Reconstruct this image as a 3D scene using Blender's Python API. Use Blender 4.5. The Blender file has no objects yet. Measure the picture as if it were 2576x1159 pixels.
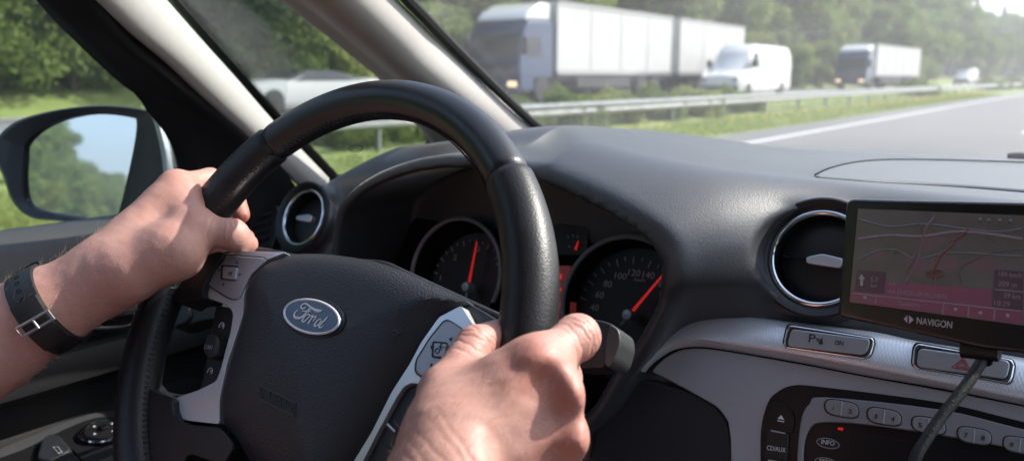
import bpy, bmesh, math, random
import numpy as np
from mathutils import Vector, Matrix
random.seed(7); np.random.seed(7)
S = bpy.context.scene
COL = S.collection
rad = math.radians

# ------------------------------------------------------------------ camera
# origin = the lens, +Y = the way the car drives, +Z up, metres
FPX, CX, CY = 2000.0, 1288.0, 579.5
YAW, PIT = rad(36.6), rad(10.83)
cam_d = bpy.data.cameras.new('camera'); cam = bpy.data.objects.new('camera', cam_d); COL.objects.link(cam)
cam.rotation_euler = (math.pi/2-PIT, 0, YAW)
cam_d.sensor_width = 36; cam_d.lens = 36*FPX/2576
cam_d.clip_start = 0.02; cam_d.clip_end = 3000
cam_d.dof.use_dof = True; cam_d.dof.focus_distance = 0.56; cam_d.dof.aperture_fstop = 7.0
S.camera = cam

# ------------------------------------------------------------------ light
SUN_AZ, SUN_EL = rad(37), rad(40)      # azimuth to the right of straight ahead
w = bpy.data.worlds.new('World'); S.world = w; w.use_nodes = True
nt = w.node_tree; bg = nt.nodes['Background']
sky = nt.nodes.new('ShaderNodeTexSky'); sky.sky_type = 'NISHITA'; sky.sun_disc = False
sky.sun_elevation = SUN_EL; sky.sun_rotation = SUN_AZ; sky.dust_density = 2.2; sky.ozone_density = 1.0; sky.air_density = 1.0; sky.altitude = 200
nt.links.new(sky.outputs[0], bg.inputs[0]); bg.inputs[1].default_value = 0.15
sd = bpy.data.lights.new('sun', 'SUN'); so = bpy.data.objects.new('sun', sd); COL.objects.link(so)
sd.energy = 4.0; sd.angle = rad(0.5); sd.color = (1.0, 0.95, 0.88)
SDIR = Vector((math.cos(SUN_EL)*math.sin(SUN_AZ), math.cos(SUN_EL)*math.cos(SUN_AZ), math.sin(SUN_EL)))
so.rotation_euler = SDIR.to_track_quat('Z', 'Y').to_euler()
S.view_settings.view_transform = 'Standard'; S.view_settings.look = 'None'
S.view_settings.exposure = 1.35; S.view_settings.gamma = 1; S.view_settings.use_curve_mapping = False
S.cycles.max_bounces = 8; S.cycles.transparent_max_bounces = 24; S.cycles.diffuse_bounces = 4
S.cycles.caustics_reflective = False; S.cycles.caustics_refractive = False
S.cycles.sample_clamp_indirect = 6

# ------------------------------------------------------------------ geometry helpers
V = Vector
_r = V((math.cos(YAW), math.sin(YAW), 0))
_c = V((-math.sin(YAW)*math.cos(PIT), math.cos(YAW)*math.cos(PIT), -math.sin(PIT)))
_u = _r.cross(_c)
def ray(x, y): return (_c*FPX + _r*(x-CX) - _u*(y-CY)).normalized()
def atz(x, y, z): d = ray(x, y); return d*(z/d.z)
def aty(x, y, Y): d = ray(x, y); return d*(Y/d.y)
def atx(x, y, X): d = ray(x, y); return d*(X/d.x)
def atd(x, y, dep): d = ray(x, y); return d*(dep/d.dot(_c))      # depth along the lens axis
class Plane:
    """a surface of the cabin: origin, outward normal, and its right-hand direction"""
    def __init__(s, o, n, ex):
        s.o = V(o); s.n = V(n).normalized(); ex = V(ex); s.ex = (ex-s.n*ex.dot(s.n)).normalized(); s.ey = s.n.cross(s.ex)
    def hit(s, x, y, h=0):
        d = ray(x, y); return d*((s.o+s.n*h).dot(s.n)/d.dot(s.n))
    def hits(s, pts, h=0): return [s.hit(x, y, h) for x, y in pts]
    def loc(s, P): q = P-s.o; return (q.dot(s.ex), q.dot(s.ey))
    def at(s, a, b, h=0): return s.o+s.ex*a+s.ey*b+s.n*h
WHEEL = Plane((-.428, .339, -.170), (0, -.866, .5), (1, 0, 0))
DASH = Plane((-.2, .62, -.2), (0, -.917, .40), (1, 0, 0))
DIAL = Plane((-.44, .635, -.2), (0, -.95, .31), (1, 0, 0))

def cr(pts, n=6, closed=False):
    """Catmull-Rom resample of 2D/3D points"""
    P = [np.array(p, float) for p in pts]; N = len(P); out = []
    rng = range(N) if closed else range(N-1)
    for i in rng:
        if closed: a, b, c, d = P[i-1], P[i], P[(i+1) % N], P[(i+2) % N]
        else: a, b, c, d = P[max(i-1, 0)], P[i], P[i+1], P[min(i+2, N-1)]
        for k in range(n):
            t = k/n
            out.append(.5*((2*b)+(-a+c)*t+(2*a-5*b+4*c-d)*t*t+(-a+3*b-3*c+d)*t**3))
    if not closed: out.append(P[-1])
    return [tuple(q) for q in out]
def roundpoly(pts, r=8, n=5):
    """round each corner of a closed 2D polygon with radius-like distance r"""
    P = [np.array(p, float) for p in pts]; N = len(P); out = []
    for i in range(N):
        a, b, c = P[i-1], P[i], P[(i+1) % N]
        ra = min(r, .45*np.linalg.norm(a-b)); rc = min(r, .45*np.linalg.norm(c-b))
        s = b+(a-b)/max(np.linalg.norm(a-b), 1e-9)*ra; e = b+(c-b)/max(np.linalg.norm(c-b), 1e-9)*rc
        for k in range(n+1):
            t = k/n; out.append(tuple((1-t)**2*s+2*t*(1-t)*b+t*t*e))
    return out

def empty(name, loc, label=None, cat=None, group=None):
    o = bpy.data.objects.new(name, None); o.location = loc; o.empty_display_size = .05; COL.objects.link(o)
    if label: o['label'] = label; o['category'] = cat
    if group: o['group'] = group
    return o
def tag(o, label=None, cat=None, group=None, kind=None):
    if label: o['label'] = label
    if cat: o['category'] = cat
    if group: o['group'] = group
    if kind: o['kind'] = kind
    return o
def setparent(o, p):
    o.parent = p; L = p.location.copy() if p.type == 'EMPTY' else V((0, 0, 0))
    o.matrix_parent_inverse = Matrix.Translation(-L)
def mesh(name, verts, faces, mat, parent=None, smooth=True, bevel=0, seg=2, sub=0, autos=True, solid=0, soloff=-1):
    me = bpy.data.meshes.new(name); me.from_pydata([tuple(v) for v in verts], [], [tuple(f) for f in faces]); me.update()
    bm = bmesh.new(); bm.from_mesh(me); bmesh.ops.recalc_face_normals(bm, faces=bm.faces) if not solid else None
    bm.to_mesh(me); bm.free()
    o = bpy.data.objects.new(name, me); COL.objects.link(o)
    if mat: me.materials.append(mat)
    if parent is not None: setparent(o, parent)
    if solid:
        m = o.modifiers.new('s', 'SOLIDIFY'); m.thickness = solid; m.offset = soloff
    if sub:
        m = o.modifiers.new('u', 'SUBSURF'); m.levels = sub; m.render_levels = sub
    if bevel:
        m = o.modifiers.new('b', 'BEVEL'); m.width = bevel; m.segments = seg; m.limit_method = 'ANGLE'; m.angle_limit = rad(35)
        m.harden_normals = False
    if smooth:
        me.polygons.foreach_set('use_smooth', [True]*len(me.polygons))
        if autos: m = o.modifiers.new('n', 'WEIGHTED_NORMAL') if bevel else None; me.set_sharp_from_angle(angle=rad(38))
    return o
class MB:
    """collects shapes for one mesh"""
    def __init__(s): s.v = []; s.f = []
    def add(s, v, f):
        k = len(s.v); s.v += [tuple(p) for p in v]; s.f += [tuple(i+k for i in q) for q in f]; return s
    def box(s, a, b):
        x0, y0, z0 = a; x1, y1, z1 = b
        return s.add([(x0,y0,z0),(x1,y0,z0),(x1,y1,z0),(x0,y1,z0),(x0,y0,z1),(x1,y0,z1),(x1,y1,z1),(x0,y1,z1)],
                     [(0,3,2,1),(4,5,6,7),(0,1,5,4),(1,2,6,5),(2,3,7,6),(3,0,4,7)])
    def obox(s, c, ax, ay, az):
        """box from centre and three half-axis vectors"""
        c, ax, ay, az = V(c), V(ax), V(ay), V(az)
        vs = [c+ax*i+ay*j+az*k for k in (-1, 1) for i, j in ((-1,-1),(1,-1),(1,1),(-1,1))]
        return s.add(vs, [(0,3,2,1),(4,5,6,7),(0,1,5,4),(1,2,6,5),(2,3,7,6),(3,0,4,7)])
    def tube(s, pts, r, n=12, closed=False, flat=None, cap=True):
        """sweep: r a number or list; flat=(normal, factor) squashes along normal"""
        P = [V(p) for p in pts]; N = len(P); rr = r if hasattr(r, '__len__') else [r]*N
        T = []
        for i in range(N):
            a = P[i-1] if (closed or i > 0) else P[i]; b = P[(i+1) % N] if (closed or i < N-1) else P[i]
            T.append((b-a).normalized())
        up = V(flat[0]).normalized() if flat else (V((0, 0, 1)) if abs(T[0].z) < .9 else V((1, 0, 0)))
        n0 = (up-T[0]*up.dot(T[0])).normalized(); vs = []
        for i in range(N):
            if flat: n0 = (up-T[i]*up.dot(T[i])).normalized()
            else: n0 = (n0-T[i]*n0.dot(T[i])).normalized()
            b0 = T[i].cross(n0); k = flat[1] if flat else 1
            for j in range(n):
                a = 2*math.pi*j/n; vs.append(P[i]+n0*(math.cos(a)*rr[i]*k)+b0*(math.sin(a)*rr[i]))
        fs = []
        for i in range(N if closed else N-1):
            i2 = (i+1) % N
            for j in range(n): j2 = (j+1) % n; fs.append((i*n+j, i*n+j2, i2*n+j2, i2*n+j))
        if cap and not closed: fs.append(tuple(range(n-1, -1, -1))); fs.append(tuple((N-1)*n+j for j in range(n)))
        return s.add(vs, fs)
    def prism(s, front, back):
        n = len(front)
        return s.add(list(front)+list(back), [tuple(range(n)), tuple(range(2*n-1, n-1, -1))]+[(i, n+i, n+(i+1) % n, (i+1) % n) for i in range(n)])
    def lathe(s, c, axis, prof, n=32, ref=None):
        """revolve (radius, height) profile about axis through c"""
        c = V(c); ax = V(axis).normalized(); e = V(ref) if ref else (V((1,0,0)) if abs(ax.x) < .9 else V((0,0,1)))
        e = (e-ax*e.dot(ax)).normalized(); g = ax.cross(e); vs = []; fs = []
        for r_, h_ in prof:
            for j in range(n):
                a = 2*math.pi*j/n; vs.append(c+ax*h_+(e*math.cos(a)+g*math.sin(a))*max(r_, 1e-5))
        for i in range(len(prof)-1):
            for j in range(n): j2 = (j+1) % n; fs.append((i*n+j, i*n+j2, (i+1)*n+j2, (i+1)*n+j))
        fs.append(tuple(range(n-1, -1, -1))); fs.append(tuple((len(prof)-1)*n+j for j in range(n)))
        return s.add(vs, fs)
    def build(s, name, mat, parent=None, **k): return mesh(name, s.v, s.f, mat, parent, **k)
def plate(name, pl, pts, h0, h1, mat, parent=None, bevel=.0008, seg=2, **k):
    """a solid plate: outline seen at pts, front face at height h1 over plane pl, back at h0 (same outline, straight sides)"""
    F = pl.hits(pts, h1); B = [p-pl.n*(h1-h0) for p in F]
    return MB().prism(F, B).build(name, mat, parent, bevel=bevel, seg=seg, **k)
def grid(name, rows, mat, parent=None, **k):
    """lofted sheet from equal-length rows of points"""
    n = len(rows[0]); vs = [p for r in rows for p in r]
    fs = [(i*n+j, i*n+j+1, (i+1)*n+j+1, (i+1)*n+j) for i in range(len(rows)-1) for j in range(n-1)]
    return mesh(name, vs, fs, mat, parent, **k)
_tc = {}
def text_geo(s):
    if s in _tc: return _tc[s]
    cu = bpy.data.curves.new('t', 'FONT'); cu.body = s; cu.resolution_u = 3
    o = bpy.data.objects.new('t', cu); COL.objects.link(o); bpy.context.view_layer.update()
    dg = bpy.context.evaluated_depsgraph_get(); me = o.evaluated_get(dg).to_mesh()
    v = [(p.co.x, p.co.y) for p in me.vertices]; f = [tuple(p.vertices) for p in me.polygons]
    o.evaluated_get(dg).to_mesh_clear(); bpy.data.objects.remove(o); bpy.data.curves.remove(cu)
    _tc[s] = (v, f); return v, f
def lettering(name, s, pl, h, p0, p1, cap, mat, parent=None, shear=0, thick=.0003, mirror=False):
    """raised letters from pixel p0 (start of baseline) to p1 (end), cap height in metres"""
    v, f = text_geo(s); x0 = min(p[0] for p in v); x1 = max(p[0] for p in v); capu = .7
    A = pl.hit(*p0, h); B = pl.hit(*p1, h); ux = B-A; L = ux.length; ux = ux/L; uy = pl.n.cross(ux)
    if mirror: A, ux = B, -ux
    kx = L/max(x1-x0, 1e-6); ky = cap/capu
    if kx > 1.3*ky: kn = 1.1*ky; A = A+ux*((kx-kn)*(x1-x0)/2); kx = kn
    top = [A+ux*((a-x0)*kx+b*ky*shear)+uy*(b*ky) for a, b in v]
    mb = MB().add(top, f)
    o = mb.build(name, mat, parent, smooth=False, solid=thick, soloff=0)
    return o

# ------------------------------------------------------------------ implicit surfaces (bodies with soft shapes)
def smin(a, b, k):
    h = np.clip(.5+.5*(b-a)/k, 0, 1); return b*(1-h)+a*h-k*h*(1-h)
def smax(a, b, k): return -smin(-a, -b, k)
def surfnet(F, lo, h):
    """naive surface nets; returns verts, quads of the level F=0, F<0 inside"""
    ins = F < 0; nx, ny, nz = F.shape; sh = (nx-1, ny-1, nz-1)
    acc = np.zeros(sh+(3,)); cnt = np.zeros(sh)
    for ax in range(3):
        sl0 = [slice(None)]*3; sl1 = [slice(None)]*3; sl0[ax] = slice(0, -1); sl1[ax] = slice(1, None)
        a = F[tuple(sl0)]; b = F[tuple(sl1)]; cross = (a < 0) != (b < 0)
        t = np.where(cross, a/np.where(a-b == 0, 1, a-b), 0)
        o1, o2 = [i for i in range(3) if i != ax]
        for d1 in (0, 1):
            for d2 in (0, 1):
                s = [slice(None)]*3; s[o1] = slice(d1, d1+sh[o1]); s[o2] = slice(d2, d2+sh[o2])
                c = cross[tuple(s)]; tt = t[tuple(s)]
                acc[..., ax] += np.where(c, tt, 0); acc[..., o1] += np.where(c, d1, 0); acc[..., o2] += np.where(c, d2, 0); cnt += c
    act = cnt > 0; idx = -np.ones(sh, int); idx[act] = np.arange(act.sum())
    I = np.argwhere(act); P = (I+acc[act]/cnt[act][:, None])*h+np.array(lo)
    Q = []
    for ax in range(3):
        o1, o2 = [i for i in range(3) if i != ax]
        sl0 = [slice(1, -1)]*3; sl1 = [slice(1, -1)]*3; sl0[ax] = slice(0, -1); sl1[ax] = slice(1, None)
        a = ins[tuple(sl0)]; b = ins[tuple(sl1)]; W = np.argwhere(a != b); fl = a[tuple(W.T)]
        W[:, o1] += 1; W[:, o2] += 1
        def g(d1, d2): q = W.copy(); q[:, o1] -= d1; q[:, o2] -= d2; return idx[tuple(q.T)]
        q = np.stack([g(1, 1), g(0, 1), g(0, 0), g(1, 0)], 1)
        flip = fl if ax != 1 else ~fl
        q[~flip] = q[~flip][:, ::-1]; Q.append(q)
    return P, np.concatenate(Q)
def np_mesh(name, P, Q, mat, parent=None):
    me = bpy.data.meshes.new(name); me.vertices.add(len(P)); me.vertices.foreach_set('co', P.astype(np.float32).ravel())
    me.loops.add(Q.size); me.loops.foreach_set('vertex_index', Q.astype(np.int32).ravel())
    me.polygons.add(len(Q)); me.polygons.foreach_set('loop_start', np.arange(0, Q.size, Q.shape[1], dtype=np.int32))
    me.polygons.foreach_set('loop_total', np.full(len(Q), Q.shape[1], np.int32))
    me.update(calc_edges=True); me.validate()
    me.polygons.foreach_set('use_smooth', [True]*len(me.polygons))
    o = bpy.data.objects.new(name, me); COL.objects.link(o)
    if mat: me.materials.append(mat)
    if parent is not None: setparent(o, parent)
    return o
def poly_sdf(X, Z, poly):
    P = np.array(poly); d = np.full(X.shape, 1e9); s = np.ones(X.shape)
    for i in range(len(P)):
        a = P[i]; b = P[i-1]; e = b-a; wx = X-a[0]; wz = Z-a[1]
        t = np.clip((wx*e[0]+wz*e[1])/(e@e), 0, 1); d = np.minimum(d, (wx-e[0]*t)**2+(wz-e[1]*t)**2)
        c1 = Z >= a[1]; c2 = Z < b[1]; c3 = e[0]*wz > e[1]*wx
        s = np.where((c1 & c2 & c3) | (~c1 & ~c2 & ~c3), -s, s)
    return s*np.sqrt(d)

# ------------------------------------------------------------------ materials
def mat(name, col, rough=.5, metal=0, spec=.5, bump=None, var=0, varscale=8, coat=0, coatr=.1, sheen=0, emit=None, sss=0, tex=None):
    m = bpy.data.materials.new(name); m.use_nodes = True; n = m.node_tree.nodes; L = m.node_tree.links; b = n['Principled BSDF']
    b.inputs['Base Color'].default_value = (*col, 1); b.inputs['Roughness'].default_value = rough; b.inputs['Metallic'].default_value = metal
    b.inputs['Specular IOR Level'].default_value = spec; b.inputs['Coat Weight'].default_value = coat; b.inputs['Coat Roughness'].default_value = coatr
    b.inputs['Sheen Weight'].default_value = sheen; b.inputs['Sheen Roughness'].default_value = .22
    if sss:
        b.inputs['Subsurface Weight'].default_value = sss; b.inputs['Subsurface Radius'].default_value = (.010, .0035, .0018); b.inputs['Subsurface Scale'].default_value = 1
    if emit: b.inputs['Emission Color'].default_value = (*emit[0], 1); b.inputs['Emission Strength'].default_value = emit[1]
    tc = n.new('ShaderNodeTexCoord')
    if var:
        no = n.new('ShaderNodeTexNoise'); no.inputs['Scale'].default_value = varscale; no.inputs['Detail'].default_value = 5; L.new(tc.outputs['Object'], no.inputs['Vector'])
        mr = n.new('ShaderNodeMapRange'); mr.inputs['From Min'].default_value = .3; mr.inputs['From Max'].default_value = .7
        mr.inputs['To Min'].default_value = 1-var; mr.inputs['To Max'].default_value = 1+var; L.new(no.outputs['Fac'], mr.inputs['Value'])
        mx = n.new('ShaderNodeVectorMath'); mx.operation = 'SCALE'; mx.inputs[0].default_value = col; L.new(mr.outputs[0], mx.inputs['Scale']); L.new(mx.outputs[0], b.inputs['Base Color'])
        rr = n.new('ShaderNodeMapRange'); rr.inputs['To Min'].default_value = max(rough-.08, .02); rr.inputs['To Max'].default_value = min(rough+.08, 1); L.new(no.outputs['Fac'], rr.inputs['Value']); L.new(rr.outputs[0], b.inputs['Roughness'])
    if bump:
        kind, sc, st, dist = bump
        if kind == 'grain':
            t = n.new('ShaderNodeTexVoronoi'); t.feature = 'SMOOTH_F1'; t.inputs['Scale'].default_value = sc; out = t.outputs['Distance']
            wn = n.new('ShaderNodeTexNoise'); wn.inputs['Scale'].default_value = sc*.6; L.new(tc.outputs['Object'], wn.inputs['Vector'])
            ad = n.new('ShaderNodeVectorMath'); ad.operation = 'MULTIPLY_ADD'; ad.inputs[1].default_value = (1.2/sc,)*3
            L.new(wn.outputs['Color'], ad.inputs[0]); L.new(tc.outputs['Object'], ad.inputs[2]); L.new(ad.outputs[0], t.inputs['Vector'])
        else:
            t = n.new('ShaderNodeTexNoise'); t.inputs['Scale'].default_value = sc; t.inputs['Detail'].default_value = 4; out = t.outputs['Fac']; L.new(tc.outputs['Object'], t.inputs['Vector'])
        bp = n.new('ShaderNodeBump'); bp.inputs['Strength'].default_value = st; bp.inputs['Distance'].default_value = dist
        L.new(out, bp.inputs['Height']); L.new(bp.outputs[0], b.inputs['Normal'])
    return m
M = {}
M['dash'] = mat('soft_dash_plastic', (.034, .036, .042), .44, spec=.9, sheen=.40, bump=('grain', 900, .32, .0004), var=.08, varscale=12)
M['dash_dark'] = mat('dark_fascia_plastic', (.014, .015, .018), .55, bump=('grain', 900, .4, .0005))
M['black'] = mat('black_plastic', (.008, .008, .009), .45, bump=('noise', 1500, .2, .0002))
M['black_gloss'] = mat('glossy_black_plastic', (.006, .006, .008), .16)
M['void'] = mat('matt_black_lining', (.003, .003, .003), .9, spec=.1)  # the base colour itself is near black; for linings, seams and gaps
M['leather'] = mat('black_leather', (.012, .012, .014), .42, spec=.42, bump=('grain', 760, .34, .0004), var=.1, varscale=40)
M['leather_smooth'] = mat('smooth_black_leather', (.014, .015, .019), .36, spec=.6, bump=('grain', 1100, .28, .0004), var=.1, varscale=30)
M['pad'] = mat('airbag_cover_plastic', (.022, .023, .028), .47, bump=('grain', 800, .6, .0006), var=.06, varscale=20)
M['silver'] = mat('satin_silver_trim', (.74, .76, .79), .24, metal=.45, bump=('noise', 1200, .08, .0002))
M['silver_btn'] = mat('satin_silver_button', (.40, .41, .44), .38, metal=.5)
M['chrome'] = mat('chrome', (.75, .78, .82), .10, metal=1)
M['grey_plastic'] = mat('silver_grey_console_plastic', (.38, .385, .405), .42, metal=.25, bump=('noise', 1800, .15, .0002))
M['radio_grey'] = mat('radio_grey_plastic', (.26, .262, .275), .42, metal=.2, bump=('noise', 1800, .12, .0002))
M['mark_dark'] = mat('dark_print', (.02, .02, .022), .5)
M['mark_grey'] = mat('grey_print', (.22, .22, .22), .5)
M['mark_dim'] = mat('dim_dial_print', (.42, .40, .37), .6)
M['mark_light'] = mat('light_print', (.70, .71, .73), .5)
M['red'] = mat('red_needle', (.75, .02, .012), .4, emit=((.9, .02, .01), .12))
M['stitch'] = mat('black_thread', (.05, .052, .058), .6)
M['trim'] = mat('grey_pillar_fabric', (.44, .415, .40), .9, spec=.2, bump=('noise', 700, .3, .0005), var=.03, varscale=160, sheen=.2)
M['seal'] = mat('black_rubber_seal', (.006, .006, .007), .7, spec=.3)
M['headliner'] = mat('grey_headliner', (.30, .29, .28), .95, bump=('noise', 500, .4, .0008))

# ================================================================== OUTSIDE
G = -1.35                       # our carriageway, below the lens
GO = -0.92                      # the oncoming carriageway, a little higher
def xc(y): return max(0, y-50)**2/2300.0
def strip(name, cols, mat_, kind='structure', y0=-120, y1=420, step=6, lift=0):
    ys = [y0+step*i for i in range(int((y1-y0)/step)+1)]
    rows = [[(x+xc(y), y, z+lift) for x, z in cols] for y in ys]
    o = grid(name, rows, mat_); tag(o, kind=kind); return o
def ground_mat(name, c1, c2, c3, sc, rough=.9, bumpd=.02):
    m = mat(name, c1, rough); n = m.node_tree.nodes; L = m.node_tree.links; b = n['Principled BSDF']
    tc = n.new('ShaderNodeTexCoord'); a = n.new('ShaderNodeTexNoise'); a.inputs['Scale'].default_value = sc; a.inputs['Detail'].default_value = 8; a.inputs['Roughness'].default_value = .7
    L.new(tc.outputs['Object'], a.inputs['Vector'])
    cr_ = n.new('ShaderNodeValToRGB'); e = cr_.color_ramp.elements
    e[0].position = .32; e[0].color = (*c2, 1); e[1].position = .68; e[1].color = (*c3, 1); k = e.new(.5); k.color = (*c1, 1)
    L.new(a.outputs['Fac'], cr_.inputs[0]); L.new(cr_.outputs[0], b.inputs['Base Color'])
    bp = n.new('ShaderNodeBump'); bp.inputs['Distance'].default_value = bumpd; L.new(a.outputs['Fac'], bp.inputs['Height']); L.new(bp.outputs[0], b.inputs['Normal'])
    return m
M['grass_ground'] = ground_mat('verge_grass', (.17, .22, .055), (.12, .16, .04), (.25, .28, .09), .9, bumpd=.05)
M['asphalt'] = ground_mat('asphalt', (.125, .124, .124), (.112, .112, .113), (.138, .137, .136), 30, .75, .002)
M['line'] = mat('road_paint', (.58, .58, .56), .6, var=.08, varscale=20)
prof = [(-900, 24), (-300, 22), (-120, 16), (-60, 10), (-40, 4.5), (-26, .6), (-21.6, GO-.05), (-20.6, GO-.08), (-12.6, GO-.08), (-11.4, G+.22), (-10.3, G+.05), (-8.0, G-.01), (-7.6, G-.03), (9, G-.03), (12, G-.3), (30, G-.6), (300, 0), (900, 30)]
strip('ground', prof, M['grass_ground'], y0=-600, y1=1500, step=20)
strip('forest_floor', [(-900, 24.3), (-300, 22.3), (-120, 16.3), (-60, 10.3), (-40, 4.6), (-26, .65), (-21.9, GO-.0)], ground_mat('forest_floor', (.035, .045, .018), (.02, .025, .012), (.055, .06, .025), .8, bumpd=.1), y0=-600, y1=1500, step=20)
strip('road', [(-7.3, G), (8.6, G)], M['asphalt'], y1=700, y0=-200)
strip('oncoming_road', [(-20.9, GO), (-12.7, GO)], M['asphalt'], y1=700, y0=-200)
ln = MB()
def stripe(mb, x, w_, ya, yb, z, st=4):
    n = max(1, int((yb-ya)/st)); ys = [ya+(yb-ya)*i/n for i in range(n+1)]
    for a, b in zip(ys, ys[1:]): mb.add([(x-w_+xc(a), a, z), (x+w_+xc(a), a, z), (x+w_+xc(b), b, z), (x-w_+xc(b), b, z)], [(0, 1, 2, 3)])
stripe(ln, -6.05, .095, -60, 500, G+.004)
stripe(ln, 5.6, .13, -60, 500, G+.004)
for k in range(-4, 30): stripe(ln, -1.62, .075, 23.6+18*k, 23.6+18*k+6, G+.004); stripe(ln, 1.9, .075, 12.8+18*k, 12.8+18*k+6, G+.004)
stripe(ln, -13.4, .13, -60, 500, GO+.004); stripe(ln, -20.5, .13, -60, 500, GO+.004)
for k in range(-4, 30): stripe(ln, -17.2, .075, 5+18*k, 11+18*k, GO+.004)
tag(ln.build('road_markings', M['line'], smooth=False), kind='structure')

# ---- guard rails
M['galv'] = mat('galvanised_steel', (.27, .28, .28), .42, metal=.6, var=.15, varscale=3)
def guardrail(x, g, label, posts_to):
    t = empty('guardrail', (x, 20, g), label, 'guardrail')
    wp = [(0, .75), (.03, .74), (.08, .70), (.08, .665), (.015, .62), (.0, .595), (.015, .57), (.08, .525), (.08, .49), (.03, .45), (0, .44)]
    ys = [-40+3*i for i in range(150)]
    rows = [[(x+xc(y)+a, y, g+z) for a, z in wp] for y in ys]
    grid('rail', rows, M['galv'], t, solid=.004)
    k = 0; y = -14
    while y < posts_to and k < 95:
        MB().box((x+xc(y)-.10, y-.03, g-.15), (x+xc(y)-.005, y+.03, g+.70)).build('post', M['galv'], t, smooth=False); y += 4; k += 1
guardrail(-10.35, G+.03, 'galvanised steel guardrail along the grass strip beside our road', 200)

# ---- leaves
def leaf_mat(name, c, c2):
    m = mat(name, c, .6, spec=.25); n = m.node_tree.nodes; L = m.node_tree.links; b = n['Principled BSDF']
    oi = n.new('ShaderNodeObjectInfo'); tc = n.new('ShaderNodeTexCoord'); no = n.new('ShaderNodeTexNoise'); no.inputs['Scale'].default_value = .7; no.inputs['Detail'].default_value = 3
    L.new(tc.outputs['Object'], no.inputs['Vector']); ad = n.new('ShaderNodeMath'); ad.operation = 'MULTIPLY_ADD'; ad.inputs[1].default_value = .5
    L.new(oi.outputs['Random'], ad.inputs[0]); sb = n.new('ShaderNodeMath'); sb.operation = 'SUBTRACT'; sb.inputs[1].default_value = .25; L.new(no.outputs['Fac'], sb.inputs[0]); L.new(sb.outputs[0], ad.inputs[2])
    mx = n.new('ShaderNodeMix'); mx.data_type = 'RGBA'; mx.inputs[6].default_value = (*c, 1); mx.inputs[7].default_value = (*c2, 1); L.new(ad.outputs[0], mx.inputs[0]); L.new(mx.outputs[2], b.inputs['Base Color'])
    tr = n.new('ShaderNodeBsdfTranslucent'); L.new(mx.outputs[2], tr.inputs['Color']); ms = n.new('ShaderNodeMixShader'); ms.inputs[0].default_value = .5
    L.new(b.outputs[0], ms.inputs[1]); L.new(tr.outputs[0], ms.inputs[2]); L.new(ms.outputs[0], n['Material Output'].inputs[0])
    return m
LEAF = [leaf_mat('deciduous_leaves', (.085, .145, .032), (.23, .29, .075)), leaf_mat('pale_leaves', (.12, .19, .045), (.27, .31, .085)), leaf_mat('needles', (.04, .085, .035), (.10, .16, .055))]
M['bark'] = mat('bark', (.09, .07, .05), .9, bump=('noise', 8, .8, .05))
def tree_meshes(seed, H, R, kind, nleaf):
    rnd = np.random.RandomState(seed); mb = MB()
    if kind == 2:
        mb.tube([(0, 0, 0), (0, 0, H*.5), (0, 0, H*.97)], [.22, .14, .02], 7)
    else:
        mb.tube([(0, 0, 0), (.1, 0, H*.25), (-.1, .1, H*.5), (0, 0, H*.8)], [.28, .22, .15, .04], 8)
        for k in range(7):
            a = rnd.rand()*6.3; z = H*(.25+.4*rnd.rand()); l = R*(.6+.3*rnd.rand())
            mb.tube([(0, 0, z), (math.cos(a)*l*.5, math.sin(a)*l*.5, z+l*.35), (math.cos(a)*l, math.sin(a)*l, z+l*.8)], [.10, .06, .02], 5)
    n = nleaf
    if kind == 2:
        t = rnd.rand(n)**.75; z = H*(.10+.90*t); rr = R*(1-t)**.85*(.35+.65*rnd.rand(n)**.5)+.12
        lay = np.sin(z*5.5)*.35; rr *= 1+lay*.5; a = rnd.rand(n)*6.283
        C = np.c_[rr*np.cos(a), rr*np.sin(a), z-rr*.25]
    else:
        ncl = 26; cc = []; 
        while len(cc) < ncl:
            p = rnd.uniform(-1, 1, 3)
            if .35 < np.linalg.norm(p) < 1: cc.append(p*[R*.85, R*.85, H*.40]+[0, 0, H*.56])
        cc = np.array(cc); cr_ = rnd.uniform(.28, .5, ncl)*R
        i = rnd.randint(0, ncl, n); d = rnd.normal(size=(n, 3)); d /= np.linalg.norm(d, axis=1)[:, None]
        C = cc[i]+d*(cr_[i]*rnd.rand(n)**.4)[:, None]*[1, 1, .75]
        C[:, 2] = np.maximum(C[:, 2], .3)
    s = (.16 if kind == 2 else .20)*(.6+.8*rnd.rand(n)); A = rnd.normal(size=(n, 3)); A /= np.linalg.norm(A, axis=1)[:, None]
    B = np.cross(A, rnd.normal(size=(n, 3))); B /= np.linalg.norm(B, axis=1)[:, None]; s = s[:, None]
    P = np.stack([C-A*s, C-B*s*.6, C+A*s, C+B*s*.6], 1).reshape(-1, 3); Q = np.arange(4*n).reshape(-1, 4)
    return mb, P, Q
protos = []
for i, (kind, H, R, nl) in enumerate([(0, 13, 4.2, 9000), (0, 16, 4.6, 10000), (1, 10, 3.8, 8000), (1, 14, 4.0, 9000), (2, 20, 3.2, 9000), (2, 16, 2.8, 8000)]):
    mb, P, Q = tree_meshes(20+i, H, R, kind, nl)
    name = ['deciduous_tree', 'deciduous_tree', 'conifer_tree'][kind]
    t = empty(name, (0, 0, 0)); mb.build('trunk', M['bark'], t); np_mesh('crown', P, Q, LEAF[kind], t); protos.append(t)
def place(proto, loc, rot, sc, label, cat, group, first):
    if first: r = proto
    else:
        r = proto.copy(); COL.objects.link(r)
        for ch in list(proto.children):
            c = ch.copy(); COL.objects.link(c); c.parent = r
    r.location = loc; r.rotation_euler = (0, 0, rot); r.scale = sc; r['label'] = label; r['category'] = cat; r['group'] = group
    return r
usedp = set(); rt = random.Random(3)
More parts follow.
